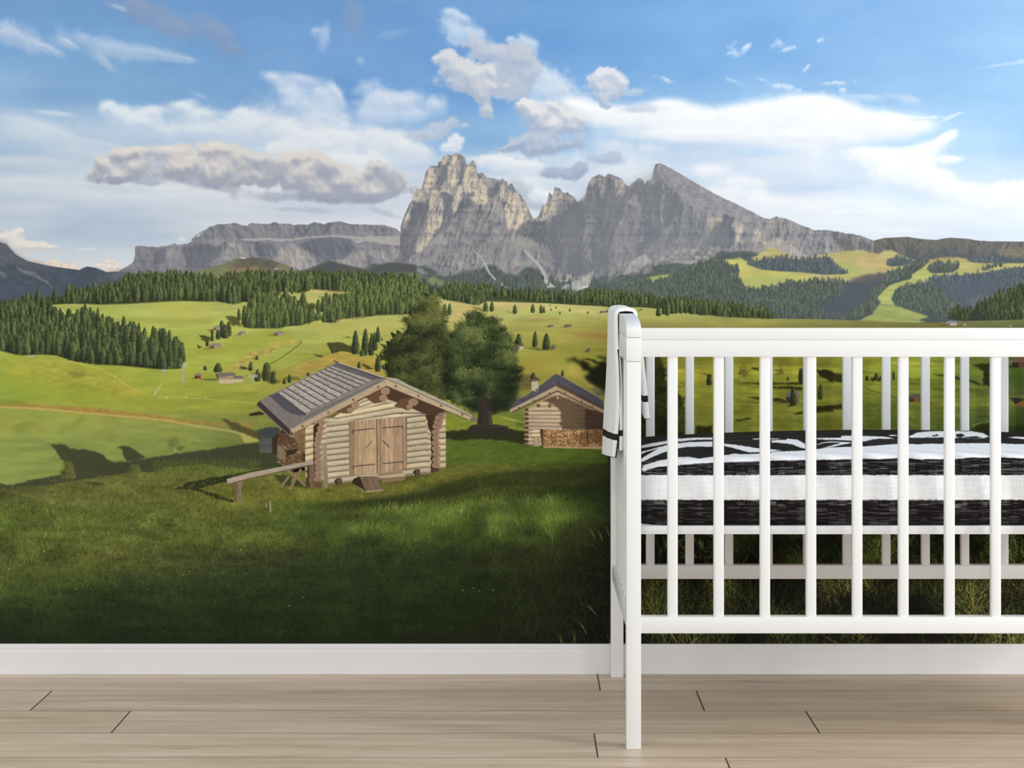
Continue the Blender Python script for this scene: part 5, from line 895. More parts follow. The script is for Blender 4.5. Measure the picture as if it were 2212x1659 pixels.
def right_hollow():
    """what shows between the slats of the cot"""
    m, R = pmask(np.array([(1330, 740), (2512, 740), (2512, 935), (1330, 945)], float), 14); n = fbm(*R.a(), 90, 5, 951, 5) - .5; n2 = fbm(*R.a(), 160, 22, 952, 4) - .5; n3 = fbm(*R.a(), 16, 9, 953, 3) - .5
    PIC[R.sl] *= (1 + m * (.20 + .34 * n + .5 * n2 + .22 * n3))[..., None]
    fill('r', '540,600 600,520 2172,520 2172,560 1500,540 900,560', (110, 100, 36), soft=8, alpha=.5)
    D = (52, 50, 22)
    for q in ('1460,605 1540,612 1540,630 1480,622', '1340,740 1540,735 1900,740 1910,752 1540,750', '1400,768 1900,770 1910,795 1800,790 1560,775', '1420,860 1540,858 1700,870 1800,905 1540,885', '1330,895 1540,905 1800,920 1540,912', '1330,1060 1440,1035 1480,1045 1340,1066', '1820,1005 1930,980 2172,930 2172,985 1900,1005', '850,720 905,755 905,762', '1040,660 1140,668 1140,690', '1660,640 1700,645', '1000,1110 1140,1110 1140,1210 1000,1205', '2030,625 2172,640 2172,740 2060,680'): fill('r', q, D, soft=1, rough=1.2, alpha=.88)
    for q in ('270,670 400,700 515,720 515,790 420,775 330,740', '40,1085 270,1015 520,990 520,1040 300,1055', '1330,710 1500,720 1700,770 1780,800 1780,815 1600,770', '1700,625 1860,610 1870,830 1800,820 1830,700', '760,750 870,745 860,775 780,780', '0,1000 60,1010 0,1020', '0,835 140,850 140,860 0,855', '0,795 145,798 145,810 0,812'): fill('s', q, D, soft=1.2, rough=1.5, alpha=.88)
    fill('s', '280,1100 520,1060 520,1230 300,1230', (140, 126, 42), soft=8, alpha=.5); fill('s', '700,980 1000,960 1020,1200 720,1230', (88, 104, 40), soft=6, rough=4, alpha=.6, tex=.3); fill('s', '1130,980 1450,1000 1450,1210 1130,1210', (112, 122, 44), soft=6, rough=4, alpha=.6, tex=.3)
    fill('s', '1690,1215 1780,1180 1870,1160 2000,1190 2212,1170 2212,1260 1690,1260', (52, 56, 26), soft=2, rough=2, alpha=.8)
    fill('s', '2050,640 2178,670 2178,850 2050,840', (84, 110, 40), soft=4, alpha=.7, tex=.2); fill('s', '2050,1020 2300,1000 2300,1200 2050,1210', (70, 90, 36), soft=4, alpha=.6, tex=.25)
    line('s', '705,825 760,862 870,892 1010,935', 1.6, (116, 104, 50), soft=.4); line('s', '1700,1190 1780,1160 1860,1150', 2, (176, 164, 90), soft=.5); line('s', '1800,560 1860,580', 1.6, (190, 180, 110))
    fill('s', '1130,960 1240,970 1860,960 1870,970 1240,985', (150, 128, 60), soft=1.5, alpha=.6); fill('s', '1330,840 1860,870 1860,900 1330,870', (104, 104, 46), soft=2.5, rough=2, alpha=.6)
    # tall conifer, young trees
    S = pal((40, 46, 22), (78, 88, 38), (122, 126, 60))
    tufts('r', '655,525 690,500 700,530 730,640 750,760 830,800 880,860 900,960 910,1100 890,1200 640,1220 530,1220 530,900 560,700 620,560', 260, 9, S, 91, ang=.2, droop=1., L=8, under=(34, 38, 18))
    trees('r', '1113,760,100,62 1785,720,34,26 1895,740,130,50', PINE, 92); trees('s', '60,1005,170,85 140,800,140,60 820,772,66,60 735,775,50,40 860,770,40,34 980,765,80,30', PINE, 93)
    trees('r', '2060,880,130,60', PINEL, 94, rnd=.6)
    hutlet('s', '-10,870,120,110', (140, 122, 104), (140, 130, 122)); trees('s', '60,1005,170,85', PINE, 95)
    hutlet('s', '1120,898,110,72', (150, 104, 66), (120, 108, 100)); hutlet('s', '2070,560,140,95', (120, 92, 72), (150, 120, 100)); fill('s', '2050,935 2120,930 2300,990 2100,1000', (70, 60, 52)); fill('s', '2100,990 2178,950 2300,950 2300,1015 2110,1010', (176, 118, 72))
    fill('s', '1810,700 1850,680 1865,820 1800,820', (60, 62, 30), soft=1.5, rough=3, tex=.3)
    line('r', '1388,735 1400,670 1410,620', 1.4, (200, 190, 160)); r = RS(96)
    for x0, y0, rx, ry, n in ((1405, 640, 45, 50, 130), (1715, 645, 36, 34, 80)):
        x = x0 + r.randn(n) * rx * .5; y = y0 + r.randn(n) * ry * .5; p = P('r', ' '.join('%f,%f' % q for q in zip(x, y))); strokes(p[:, 0], p[:, 1], 2 + 2 * r.rand(n), r.rand(n) * 6, r.rand(n), np.array([112, 108, 62]) * (.5 + .7 * r.rand(n))[:, None], np.full(n, .8), n=5)

def paint():
    sky(); mountains(); right_slopes(); meadows(); woods(); g = near_ground(); right_hollow(); big_trees(); barn_far(); grass(g); barn(); saplings()
    np.clip(PIC, 0, 255, out=PIC)

# ================================================================= helpers
def at(x, y, d):                                                # the point at depth d seen at a pixel
    return ((x - VX) * d / F, d, EYE - (y - VY) * d / F)

def mat(name, col, rough=.5, spec=.5):
    m = bpy.data.materials.new(name); m.use_nodes = True; b = m.node_tree.nodes['Principled BSDF']
    b.inputs['Base Color'].default_value = (*col, 1); b.inputs['Roughness'].default_value = rough; b.inputs['Specular IOR Level'].default_value = spec; return m

def N(m, t, **kw):
    n = m.node_tree.nodes.new(t)
    for k, v in kw.items(): setattr(n, k, v)
    return n

def L(m, a, b): m.node_tree.links.new(a, b)

def bump(m, height, strength, dist=.001):
    b = m.node_tree.nodes['Principled BSDF']; n = N(m, 'ShaderNodeBump'); n.inputs['Strength'].default_value = strength; n.inputs['Distance'].default_value = dist
    L(m, height, n.inputs['Height']); L(m, n.outputs[0], b.inputs['Normal'])

def paint_mat(name, col, rough, var=.02):
    """painted wood: a trace of unevenness"""
    m = mat(name, col, rough); tc = N(m, 'ShaderNodeTexCoord'); nz = N(m, 'ShaderNodeTexNoise'); nz.inputs['Scale'].default_value = 9; nz.inputs['Detail'].default_value = 3
    mx = N(m, 'ShaderNodeMix', data_type='RGBA'); L(m, tc.outputs['Object'], nz.inputs['Vector']); L(m, nz.outputs['Fac'], mx.inputs['Factor'])
    mx.inputs['A'].default_value = (*[c * (1 - var) for c in col], 1); mx.inputs['B'].default_value = (*[min(1, c * (1 + var)) for c in col], 1)
    L(m, mx.outputs['Result'], m.node_tree.nodes['Principled BSDF'].inputs['Base Color'])
    n2 = N(m, 'ShaderNodeTexNoise'); n2.inputs['Scale'].default_value = 160; L(m, tc.outputs['Object'], n2.inputs['Vector']); bump(m, n2.outputs['Fac'], .05, .0004)
    return m

def pic_mat(name, arr, rough, spec=.2):
    """printed sheet: the picture is painted above in code, nothing is loaded"""
    h, w = arr.shape[:2]; im = bpy.data.images.new(name, w, h, alpha=False, float_buffer=False)
    px = np.ones((h, w, 4), np.float32); px[..., :3] = np.clip(arr[::-1] / 255., 0, 1)
    im.pixels.foreach_set(px.ravel()); im.update(); im.pack()
    m = mat(name, (1, 1, 1), rough, spec); t = N(m, 'ShaderNodeTexImage', image=im, interpolation='Cubic', extension='EXTEND'); uv = N(m, 'ShaderNodeUVMap', uv_map='UVMap')
    L(m, uv.outputs[0], t.inputs['Vector']); L(m, t.outputs['Color'], m.node_tree.nodes['Principled BSDF'].inputs['Base Color']); return m

def link(name, bm, m, parent=None, smooth=False, **props):
    me = bpy.data.meshes.new(name); bm.normal_update(); bm.to_mesh(me); bm.free()
    for q in (m if isinstance(m, (list, tuple)) else [m]): me.materials.append(q)
    if smooth:
        for p in me.polygons: p.use_smooth = True
    o = bpy.data.objects.new(name, me); COL.objects.link(o)
    if parent: o.parent = parent; o.matrix_parent_inverse = parent.matrix_world.inverted()
    for k, v in props.items(): o[k] = v
    return o

def box(bm, x0, x1, y0, y1, z0, z1, bev=.0, seg=2):
    g = bmesh.ops.create_cube(bm, size=1); vs_ = g['verts']
    for v in vs_: v.co = Vector((x0 + (v.co.x + .5) * (x1 - x0), y0 + (v.co.y + .5) * (y1 - y0), z0 + (v.co.z + .5) * (z1 - z0)))
    if bev: bmesh.ops.bevel(bm, geom=list({e for v in vs_ for e in v.link_edges}), offset=bev, segments=seg, profile=.5, affect='EDGES')

def boxobj(name, m, parent, *a, bev=.0015, seg=2, **props):
    bm = bmesh.new(); box(bm, *a, bev=bev, seg=seg); o = link(name, bm, m, parent, **props); smooth_by_angle(o); return o

def smooth_by_angle(o, deg=40):
    for p in o.data.polygons: p.use_smooth = True
    try: o.data.set_sharp_from_angle(angle=math.radians(deg))
    except Exception: pass

def thing(name, label, cat, loc):
    o = bpy.data.objects.new(name, None); COL.objects.link(o); o.location = loc; o['label'] = label; o['category'] = cat; o['kind'] = 'thing'
    bpy.context.view_layer.update(); return o

# ================================================================= the room
YW, YB = 4.8735, 4.861                                          # wall surface, face of the baseboard
wall_m = paint_mat('white_wall_paint', (.82, .82, .81), .7)
bm = bmesh.new(); box(bm, -2.7, 2.7, YW, YW + .12, -.02, 2.6); link('wall_back', bm, wall_m, kind='structure')

paint()
EL, ER, EU = 500, 600, 300                                       # the paper runs on past the photographed stretch
pic = np.pad(PIC, ((EU, 0), (EL, ER), (0, 0)), mode='reflect')
mural_m = pic_mat('printed_wallpaper', pic, .75, .15)
z_top = at(0, -OY - EU, YW)[2]; z_bot = at(0, CH - OY, YW)[2]; x_l = at(-OX - EL, 0, YW)[0]; x_r = at(CW - OX + ER, 0, YW)[0]
bm = bmesh.new(); uvl = bm.loops.layers.uv.new('UVMap'); y0, y1 = YW - .0012, YW - .0002
box(bm, x_l, x_r, y0, y1, z_bot, z_top)
for f in bm.faces:
    for lp in f.loops: lp[uvl].uv = ((lp.vert.co.x - x_l) / (x_r - x_l), (lp.vert.co.z - z_bot) / (z_top - z_bot))
link('wallpaper_mural', bm, mural_m, label='wall mural of log barns, alpine meadows and grey mountains pasted behind the white crib', category='wall mural', kind='thing')

# baseboard: flat face, small groove, stepped-back rounded top
base_m = paint_mat('white_baseboard_paint', (.84, .84, .84), .38, .01)
zt = EYE - (1392 - VY) * YB / F; zg = EYE - (1405 - VY) * YB / F
prof = [(YW, 0), (YB, 0), (YB, zg - .002), (YB + .0008, zg - .0008), (YB + .0035, zg), (YB + .0035, zg + .0015), (YB + .0022, zg + .003), (YB + .0022, zt - .003), (YB + .003, zt - .0008), (YB + .005, zt), (YW, zt)]
bm = bmesh.new(); A = [bm.verts.new((-2.7, y, z)) for y, z in prof]; B = [bm.verts.new((2.7, y, z)) for y, z in prof]
for i in range(len(prof)): j = (i + 1) % len(prof); bm.faces.new((A[i], A[j], B[j], B[i]))
bm.faces.new(A[::-1]); bm.faces.new(B); bmesh.ops.recalc_face_normals(bm, faces=bm.faces[:])
link('baseboard_back', bm, base_m, kind='structure')

# floor of long planks laid along the wall
def floor_mat():
    m = mat('oak_planks', (.4, .32, .25), .42, .35); b = m.node_tree.nodes['Principled BSDF']
    tc = N(m, 'ShaderNodeTexCoord'); geo = N(m, 'ShaderNodeNewGeometry'); sc = N(m, 'ShaderNodeVectorMath', operation='MULTIPLY_ADD')
    off = N(m, 'ShaderNodeCombineXYZ'); k = N(m, 'ShaderNodeMath', operation='MULTIPLY'); k.inputs[1].default_value = 37
    L(m, geo.outputs['Random Per Island'], k.inputs[0])
    for i in range(3): L(m, k.outputs[0], off.inputs[i])
    L(m, tc.outputs['Object'], sc.inputs[0]); sc.inputs[1].default_value = (1.1, 15, 1); L(m, off.outputs[0], sc.inputs[2])
    def noise(scale, det, rough, dist, src=sc.outputs[0]):
        n = N(m, 'ShaderNodeTexNoise'); n.inputs['Scale'].default_value = scale; n.inputs['Detail'].default_value = det; n.inputs['Roughness'].default_value = rough; n.inputs['Distortion'].default_value = dist; L(m, src, n.inputs['Vector']); return n.outputs['Fac']
    def ramp(src, stops):
        r = N(m, 'ShaderNodeValToRGB'); L(m, src, r.inputs[0]); e = r.color_ramp.elements
        while len(e) < len(stops): e.new(.5)
        for q, (p, c) in zip(e, stops): q.position = p; q.color = (*c, 1)
        return r.outputs[0]
    def mix(mode, fac, a, b_):
        x = N(m, 'ShaderNodeMix', data_type='RGBA', blend_type=mode)
        if isinstance(fac, float): x.inputs['Factor'].default_value = fac
        else: L(m, fac, x.inputs['Factor'])
        L(m, a, x.inputs['A']); L(m, b_, x.inputs['B']); return x.outputs['Result']
    big = ramp(noise(1.3, 4, .55, .6), [(.3, (.545, .432, .322)), (.5, (.650, .535, .412)), (.72, (.745, .635, .510))])
    s2 = N(m, 'ShaderNodeVectorMath', operation='MULTIPLY'); L(m, sc.outputs[0], s2.inputs[0]); s2.inputs[1].default_value = (1.6, 9, 1)
    fine = ramp(noise(2.2, 6, .7, .3, s2.outputs[0]), [(.3, (.80, .79, .78)), (.5, (.99, .99, .99)), (.75, (1.0, 1.0, 1.0))])
    s3 = N(m, 'ShaderNodeVectorMath', operation='MULTIPLY'); L(m, sc.outputs[0], s3.inputs[0]); s3.inputs[1].default_value = (1.5, 1.5, 1)
    streak = ramp(noise(2.1, 5, .6, 1.6, s3.outputs[0]), [(.27, (.62, .55, .48)), (.40, (.92, .90, .88)), (.54, (1, 1, 1))])
    c = mix('MULTIPLY', .8, mix('MULTIPLY', .65, big, fine), streak)
    tone = ramp(geo.outputs['Random Per Island'], [(0, (.92, .905, .89)), (.5, (1, .99, .98)), (1, (1.0, .965, .93))])
    c = mix('MULTIPLY', 1., c, tone); L(m, c, b.inputs['Base Color'])
    bump(m, fine, .12, .0005); return m
fm = floor_mat(); gm = mat('dark_joint', (.22, .155, .105), .8, .1)
bm = bmesh.new(); W, PL, G = .2127, 1.6168, .0030
starts = [.195, .4357, .6775, .163, .4393, .9, -.2, .5]
ye = 4.882
for i in range(18):
    s = starts[i] if i < len(starts) else (i * .53) % PL
    a = ye - (i + 1) * W; k0 = -3
    for k in range(-3, 4):
        xa, xb = s + k * PL, s + (k + 1) * PL
        if xb < -2.7 or xa > 2.7: continue
        g2 = .0019
        box(bm, max(xa + g2, -2.7), min(xb - g2, 2.7), a + G / 2, a + W - G / 2, -.012, 0, bev=0)
for f in bm.faces: f.material_index = 1 if abs(f.normal.z) < .9 else 0
fl = link('floor', bm, [fm, gm], kind='structure')
bm = bmesh.new(); box(bm, -2.7, 2.7, ye - 18 * W, ye, -.03, -.0022); sub = link('floor_base', bm, gm, fl, kind='structure')

# ================================================================= the cot
W_M = paint_mat('white_lacquer', (.82, .83, .825), .36, .008)
Z0F, Z0B = 4.1, 4.817                                           # front faces of the front and the back posts
PX0, PX1 = .2286, .2612; LEN = 1.36; RX0 = PX0 + LEN - (PX1 - PX0); RX1 = PX0 + LEN     # left posts, right posts
TH = PX1 - PX0; BF = Z0B + TH                                   # back face of the cot
cot = thing('baby_crib', 'white slatted baby crib standing on the wooden floor in front of the mural wall', 'crib', (PX0 + LEN / 2, (Z0F + BF) / 2, 0))
zr = lambda y, d=Z0F: EYE - (y - VY) * d / F
Z_SEAM, Z_CAP, Z_TOPR = zr(781), zr(729), .9534
for x0, x1 in ((PX0, PX1), (RX0, RX1)):
    for d in (Z0F, Z0B): boxobj('post', W_M, cot, x0, x1, d, d + TH, 0, Z_SEAM - .0006, bev=.0016)
    boxobj('end_rail', W_M, cot, x0, x1, Z0F, BF, Z_SEAM, Z_CAP - .0006, bev=.0012)
    # rounded cap along the end
    bm = bmesh.new(); pr = []; n = 14; c0 = Z0F; hh = Z_TOPR - zr(714); a = .26
    for i in range(n + 1):
        t = i / n * math.pi / 2; pr.append((c0 + a * (1 - math.cos(t)) ** 1.25, zr(714) + hh * math.sin(t)))
    mid = (Z0F + BF) / 2; pr += [(2 * mid - y, z) for y, z in pr[::-1]]
    pr = [(Z0F, Z_CAP)] + pr + [(BF, Z_CAP)]
    V0 = [bm.verts.new((x0, y, z)) for y, z in pr]; V1 = [bm.verts.new((x1, y, z)) for y, z in pr]
    for i in range(len(pr)): j = (i + 1) % len(pr); bm.faces.new((V0[i], V1[i], V1[j], V0[j]))
    bm.faces.new(V0); bm.faces.new(V1[::-1]); bmesh.ops.recalc_face_normals(bm, faces=bm.faces[:])
    bmesh.ops.bevel(bm, geom=[e for e in bm.edges if len(e.link_faces) == 2 and e.calc_face_angle(0) > 1.2], offset=.0012, segments=2, profile=.5, affect='EDGES')
    o = link('rail_cap', bm, W_M, cot); smooth_by_angle(o, 50)
    boxobj('end_bottom_rail', W_M, cot, x0 + .003, x1 - .003, Z0F + TH, Z0B, zr(1369), zr(1333.5))
    for k in range(7):
        y = Z0F + TH + (Z0B - Z0F - TH) * (k + 1) / 8
        boxobj('end_slat', W_M, cot, (x0 + x1) / 2 - .006, (x0 + x1) / 2 + .006, y - .0125, y + .0125, zr(1333.5) - .004, Z_SEAM + .004, bev=.002)
for d in (Z0F, Z0B):
    boxobj('top_rail', W_M, cot, PX1 - .002, RX0 + .002, d + .0015, d + TH - .002, zr(771), zr(734) - .0002, bev=.0006)
    if d == Z0F: boxobj('rail_cap', W_M, cot, PX1 - .002, RX0 + .002, d + .001, d + TH - .001, zr(734), zr(709), bev=.0007)
    boxobj('bottom_rail', W_M, cot, PX1 - .002, RX0 + .002, d + .0015, d + TH, zr(1369), zr(1333.5), bev=.002)
    k = 0
    while True:
        xr = .34286 + k * .10204
        if xr > RX0 - .02: break
        boxobj('slat', W_M, cot, xr - .0228, xr, d + .006, d + .024, zr(1333.5) - .004, zr(771) + .004, bev=.0045, seg=3); k += 1
zb0, zb1 = EYE - (1154.3 - VY) * 4.14 / F, EYE - (1136 - VY) * 4.14 / F
boxobj('mattress_base', W_M, cot, PX1 + .001, RX0 - .001, 4.14, Z0B - .003, zb0, zb1, bev=.0015)

# ================================================================= mattress with its printed cover
MX0, MX1, MY0, MY1 = PX1 + .004, RX0 - .004, 4.146, 4.806
MZ = zb1 + .0004
def mattress():
    nu, nv = 150, 96
    def top(x): return .1365 + .022 * math.sin(math.pi * min(1, max(0, (x - MX0) / (MX1 - MX0)))) ** .8
    prof = []
    def pt(u, v):
        x = MX0 + (MX1 - MX0) * u; ins = .030 * (1 - min(1, min(u, 1 - u) * (MX1 - MX0) / .055)) ** 2
        h = top(x) * (1 - .10 * (1 - min(1, min(u, 1 - u) * (MX1 - MX0) / .06)) ** 2); y0, y1 = MY0 + ins, MY1 - ins; r = .034
        side, arc, flat = h - r, math.pi / 2 * r, (y1 - y0) - 2 * r; tot = 2 * side + 2 * arc + flat; s = v * tot
        if s < side:
            w = math.sin(math.pi * s / side); return x, y0 - .006 * w + .005 * (1 - min(1, s / .012)) ** 2, s
        s -= side
        if s < arc: t = s / r; return x, y0 + r - r * math.cos(t), side + r * math.sin(t)
        s -= arc
        if s < flat: t = s / flat; return x, y0 + r + s, h + .012 * math.sin(math.pi * t) + .0016 * math.sin(x * 23 + t * 5) * math.sin(math.pi * t)
        s -= flat
        if s < arc: t = s / r; return x, y1 - r + r * math.sin(t), side + r * math.cos(t)
        s -= arc; return x, y1, max(0, side - s)
    us = [.5 - .5 * math.cos(math.pi * (.06 + .88 * i / nu)) for i in range(nu + 1)]; a, b = us[0], us[-1]; us = [(q - a) / (b - a) for q in us]
    bm = bmesh.new(); uvl = bm.loops.layers.uv.new('UVMap'); vv = [[None] * (nv + 1) for _ in range(nu + 1)]
    for i, u in enumerate(us):
        for j in range(nv + 1):
            x, y, z = pt(u, j / nv); vv[i][j] = bm.verts.new((x, y, MZ + z))
    uvof = {}
    for i in range(nu + 1):
        for j in range(nv + 1): uvof[vv[i][j]] = (us[i], j / nv)
    for i in range(nu):
        for j in range(nv): bm.faces.new((vv[i][j], vv[i + 1][j], vv[i + 1][j + 1], vv[i][j + 1]))
    bm.faces.new([vv[i][0] for i in range(nu + 1)] + [vv[i][nv] for i in range(nu, -1, -1)])
    for i in (0, nu):
        loop = [vv[i][j] for j in range(nv + 1)]; c = Vector((MX0 if i == 0 else MX1, (MY0 + MY1) / 2, MZ + .06))
        dx = (-.003 if i == 0 else .003); inner = []
        for q in loop: nq = bm.verts.new(q.co.lerp(c, .06) + Vector((dx, 0, 0))); uvof[nq] = uvof[q]; inner.append(nq)
        for j in range(nv): bm.faces.new((loop[j], loop[j + 1], inner[j + 1], inner[j]))
        bm.faces.new((loop[nv], loop[0], inner[0], inner[nv])); bm.faces.new(inner)
    for f in bm.faces:
        for lp in f.loops: lp[uvl].uv = uvof[lp.vert]
    bmesh.ops.recalc_face_normals(bm, faces=bm.faces[:])
    # the cover's print, drawn where each spot of the cloth lies
    tw, th = 1700, 1000; P3 = np.zeros((th, tw, 3), np.float32); uu = np.linspace(0, 1, tw); cols = np.linspace(0, tw - 1, 120).astype(int)
    pu = np.zeros((th, 120)); pv = np.zeros((th, 120))
    for a_, c_ in enumerate(cols):
        for j in range(th):
            x, y, z = pt(uu[c_], j / (th - 1)); pu[j, a_] = VX + x * F / y; pv[j, a_] = VY + (EYE - MZ - z) * F / y
    X = np.stack([np.interp(np.arange(tw), cols, pu[j]) for j in range(th)]); Y = np.stack([np.interp(np.arange(tw), cols, pv[j]) for j in range(th)])
    S = cover_print()
    k = np.arange(th)[:, None] / (th - 1.) + 0 * X
    xx = np.clip(X - 1370, 0, S.shape[1] - 1.01); yy = np.clip(Y - 915, 0, S.shape[0] - 1.01)
    for ch in range(3): P3[..., ch] = remap(S[..., ch], yy, xx)
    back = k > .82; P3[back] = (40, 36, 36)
    return bm, pic_mat('printed_cotton_cover', P3[::-1], .85, .1)

def cover_print():
    """black and white brush-stroke cotton, in the frame the strokes were traced in"""
    global PIC
    keep = PIC.copy()
    K, Wt = (27, 24, 24), (244, 245, 246)
    fill('p', '1300,900 2600,900 2600,1160 1300,1160', K)
    fill('p', '1300,1027 1460,1027 1700,1027 2000,1027 2600,1027 2600,1081 1300,1081', Wt, rough=.6, rs=6)
    # white sweeps over the top
    fill('r', '535,1480 560,1440 640,1430 750,1425 850,1400 1000,1390 1150,1370 1250,1355 1460,1350 1560,1345 1700,1345 1850,1325 2000,1315 s 167,1405 277,1405 400,1390 592,1385 702,1380 1017,1360 1300,1358 1553,1352 1865,1352 2178,1360 3300,1380 3300,1480 2178,1490 1978,1485 1865,1485 1700,1485 1553,1500 1300,1500 1250,1505 1127,1492 1017,1490 850,1500 702,1495 592,1503 277,1508 167,1510 0,1510 r 1900,1400 1700,1405 1540,1410 1243,1420 1143,1425 1000,1430 850,1445 750,1455 680,1458 600,1480 560,1500', Wt, rough=.5)
    fill('r', '535,1455 600,1430 700,1400 850,1375 940,1370 1000,1380 1050,1395 900,1405 850,1415 750,1440 640,1455', Wt, rough=.5)
    for s in ('r 535,1275 620,1255 750,1235 850,1215 1000,1207 1143,1207 1143,1225 1000,1228 850,1242 750,1262 640,1282 535,1300', 'r 535,1390 600,1345 700,1290 800,1262 950,1245 1143,1240 1143,1285 1000,1285 900,1290 800,1310 700,1345 620,1380 535,1420',
              'r 1243,1258 1350,1270 1450,1285 1540,1300 1640,1305 1740,1318 1640,1328 1460,1335 1400,1320 1330,1300 1243,1280', 'r 535,1330 600,1312 680,1290 748,1272 748,1282 650,1310 580,1330 535,1350', 'r 1475,1216 1600,1212 1720,1215 1700,1222 1500,1224', 'r 1640,1232 1740,1225 1850,1225 1900,1245 1935,1270 1935,1305 1880,1290 1820,1265 1740,1255 1650,1250',
              'r 2035,1212 2172,1208 2172,1218 2035,1222', 's 0,1308 90,1318 150,1345 167,1360 167,1395 120,1370 60,1345 0,1335', 's 277,1310 420,1302 500,1302 500,1285 600,1282 700,1285 900,1290 1000,1312 900,1312 800,1318 720,1335 640,1335 500,1325 300,1318', 's 277,1362 340,1342 420,1335 500,1340 590,1345 590,1352 420,1385 320,1398 440,1365 500,1350 420,1345 340,1352 277,1368',
              's 930,1280 990,1272 1017,1278 1017,1282 950,1288', 's 1127,1285 1200,1255 1300,1243 1440,1240 1560,1240 1700,1242 1800,1258 1862,1290 1800,1308 1700,1308 1600,1300 1553,1305 1440,1300 1300,1302 1127,1305', 'r 1243,1360 1330,1345 1460,1352 1540,1345 1640,1342 1640,1330 1800,1322 1933,1318 1933,1395 1640,1405 1243,1415', 's 2030,1300 2100,1290 2178,1295 2700,1320 2700,1335 2178,1315'):
        fill('p', s, Wt, rough=.4, rs=5)
    for s in ('s 1330,1282 1380,1272 1400,1285 1340,1290', 's 1555,1270 1600,1262 1640,1280 1600,1300 1560,1295', 's 1620,1295 1740,1288 1800,1302 1700,1306', 's 1127,1302 1300,1305 1865,1308 1865,1345 1127,1345 1017,1355 850,1362 702,1360 760,1330 850,1310 940,1318 1017,1310'): fill('p', s, (34, 31, 31), rough=.5, rs=5)
    R = Reg(1370, 915, 2512, 1150); out = PIC[R.sl].copy(); PIC[:] = keep
    # dry-brush threads: light flecks on black, faint grey weave on white
    n = fbm(*R.a(), 22, 1.05, 770, 3); w2 = fbm(*R.a(), 1.6, 24, 771, 3); lum = out.mean(2) / 255.
    pat = fbm(*R.a(), 90, 40, 772, 3)
    fl_ = sstep(.60, .74, n + .35 * (pat - .5) + .2 * (w2 - .5)) * (lum < .4) * .5
    low = sstep(990, 1000, R.Y() + 0 * R.X())
    out += (fl_ * (.25 + .75 * low) * (1 - .35 * sstep(1085, 1120, R.Y() + 0 * R.X())))[..., None] * (np.array([186, 186, 186]) - out)
    gr = (sstep(.56, .66, n) * .5 + sstep(.58, .68, w2) * .4) * (lum > .6) * sstep(1020, 1030, R.Y() + 0 * R.X())
    out *= (1 - .075 * gr)[..., None]
    return out
bm, cm = mattress(); tcn = N(cm, 'ShaderNodeTexCoord')
wv = N(cm, 'ShaderNodeTexNoise'); wv.inputs['Scale'].default_value = 600; L(cm, tcn.outputs['Object'], wv.inputs['Vector']); bump(cm, wv.outputs['Fac'], .25, .0006)
mt = link('mattress', bm, cm, None, smooth=True, label='crib mattress in a black and white brush-stroke cotton cover lying inside the white crib', category='mattress', kind='thing'); smooth_by_angle(mt, 50)

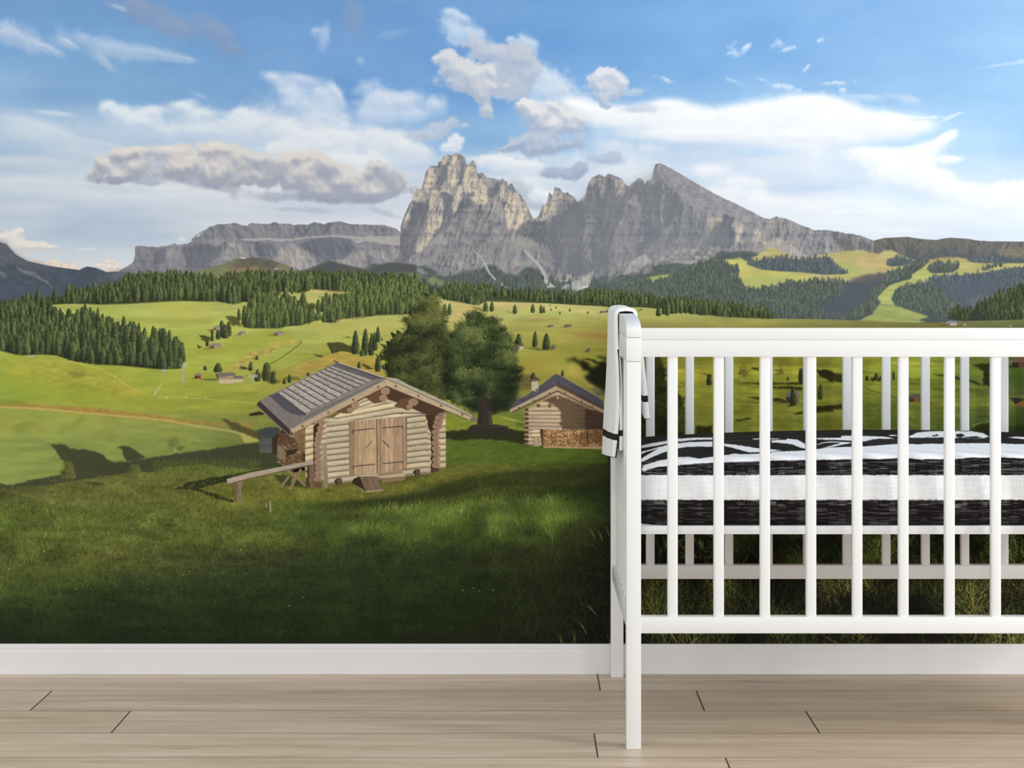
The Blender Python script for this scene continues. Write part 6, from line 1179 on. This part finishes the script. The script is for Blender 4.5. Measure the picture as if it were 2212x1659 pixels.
# ================================================================= blanket over the end of the cot
CW_M = mat('white_knit', (.93, .93, .925), .9, .15); tcn = N(CW_M, 'ShaderNodeTexCoord'); wv = N(CW_M, 'ShaderNodeTexNoise'); wv.inputs['Scale'].default_value = 420; L(CW_M, tcn.outputs['Object'], wv.inputs['Vector']); bump(CW_M, wv.outputs['Fac'], .3, .0006)
CK_M = mat('charcoal_knit', (.030, .027, .025), .9, .1)
D0, D1 = 4.405, 4.735
def sheet(path, thick, bands, hem, nd=22, wob=.0, lining=True, roll=0.):
    """thick cloth following a path of (X at D0, Z at D0, X at D1, Z at D1), seen along the cot's end"""
    p = np.array(path, float)
    dense = []                                                  # round the corners of the path
    q = np.linspace(0, len(p) - 1, (len(p) - 1) * 12 + 1); sp = np.zeros((len(q), 4))
    for c in range(4):
        i = np.clip(q.astype(int), 0, len(p) - 2); t = q - i
        p0, p1, p2, p3 = p[np.maximum(i - 1, 0), c], p[i, c], p[i + 1, c], p[np.minimum(i + 2, len(p) - 1), c]
        sp[:, c] = .5 * (2 * p1 + (p2 - p0) * t + (2 * p0 - 5 * p1 + 4 * p2 - p3) * t * t + (3 * p1 - p0 - 3 * p2 + p3) * t ** 3)
    s0 = np.r_[0, np.cumsum(np.hypot(np.diff(sp[:, 0]), np.diff(sp[:, 1])))]; tot = s0[-1]; n = 150
    cuts = sorted({0., tot, *np.linspace(0, tot, n), *[b for ab in bands for b in ab], hem, tot - hem, *(e for ab in bands for e in ab)})
    cuts = [c for c in cuts if 0 <= c <= tot]; S = np.array(cuts)
    P_ = np.stack([np.interp(S, s0, sp[:, c]) for c in range(4)], 1)
    bm = bmesh.new(); m_ = len(S); ring = []
    ws = [0, .012, .03, .05, .075] + list(np.linspace(.1, .9, nd - 6)) + [.95, .988, 1]
    for t in ws:
        x = P_[:, 0] * (1 - t) + P_[:, 2] * t; z = P_[:, 1] * (1 - t) + P_[:, 3] * t; d = D0 + (D1 - D0) * t
        x = x + wob * np.sin(t * 9 + S * 6) * np.clip(np.abs(S - tot * .5) / tot * 2 - .2, 0, 1)
        x = x + (roll * max(0, 1 - t / .55) ** 2 + roll * max(0, 1 - t / .13) ** 2) * np.sin(np.pi * np.clip(S / .34, 0, 1))
        tx, tz = np.gradient(x, S), np.gradient(z, S); l = np.hypot(tx, tz); nx, nz = -tz / l, tx / l
        hh = thick / 2 * (1 - .55 * max(0, 1 - min(t, 1 - t) / .012) ** 2)
        ring.append(([bm.verts.new((x[i] + nx[i] * hh, d, z[i] + nz[i] * hh)) for i in range(m_)], [bm.verts.new((x[i] - nx[i] * hh, d, z[i] - nz[i] * hh)) for i in range(m_)]))
    def dark(i): mid = (S[i] + S[i + 1]) / 2; return any(a < mid < b for a, b in bands) or mid < hem or mid > tot - hem
    for k in range(len(ws) - 1):
        for side in (0, 1):
            for i in range(m_ - 1):
                f = bm.faces.new((ring[k][side][i], ring[k][side][i + 1], ring[k + 1][side][i + 1], ring[k + 1][side][i])); f.material_index = 1 if dark(i) or (lining and side == 1 and ws[k] < .012 and S[i] < .415) else 0
        for i in (0, m_ - 1): bm.faces.new((ring[k][0][i], ring[k][1][i], ring[k + 1][1][i], ring[k + 1][0][i])).material_index = 1
    for k in (0, len(ws) - 1):
        for i in range(m_ - 1): bm.faces.new((ring[k][0][i], ring[k][0][i + 1], ring[k][1][i + 1], ring[k][1][i])).material_index = 1 if dark(i) else 0
    bmesh.ops.recalc_face_normals(bm, faces=bm.faces[:]); return bm, tot
g = .0066; ztop = Z_TOPR + g
pathA = [(.2165, .612, .2060, .586), (.2215, .70, .2115, .69), (.2225, .78, .2175, .78), (.2210, .86, .2205, .86), (PX0 - g, .93, PX0 - g, .93), (PX0 - g * .55, ztop - .004, PX0 - g * .6, ztop - .004), (PX0 + .008, ztop + .001, PX0 + .008, ztop + .001), (PX1 - .008, ztop + .001, PX1 - .008, ztop + .001),
         (PX1 + g * .55, ztop - .004, PX1 + g * .6, ztop - .004), (PX1 + g + .0008, .93, PX1 + g, .93), (.2795, .86, .2750, .86), (.2880, .79, .2830, .79), (.2970, .703, .2910, .712)]
bm, tot = sheet(pathA, .0115, [], .0016); bm.free()
bm, tot = sheet(pathA, .0115, [(.041, .056), (tot - .056, tot - .041)], .0016, wob=.002, roll=.003)
bl = link('baby_blanket', bm, [CW_M, CK_M], None, label='white baby blanket with charcoal stripes draped over the end rail of the crib', category='blanket', kind='thing'); smooth_by_angle(bl, 60)
bm, t2 = sheet([(.2335, .627, .2320, .632), (.2330, .70, .2315, .70), (.2315, .78, .2305, .78), (.2290, .84, .2290, .84), (.2262, .868, .2262, .868)], .0085, [(.036, .050)], .0014, lining=False)
fo = link('under_fold', bm, [CW_M, CK_M], bl); smooth_by_angle(fo, 60)
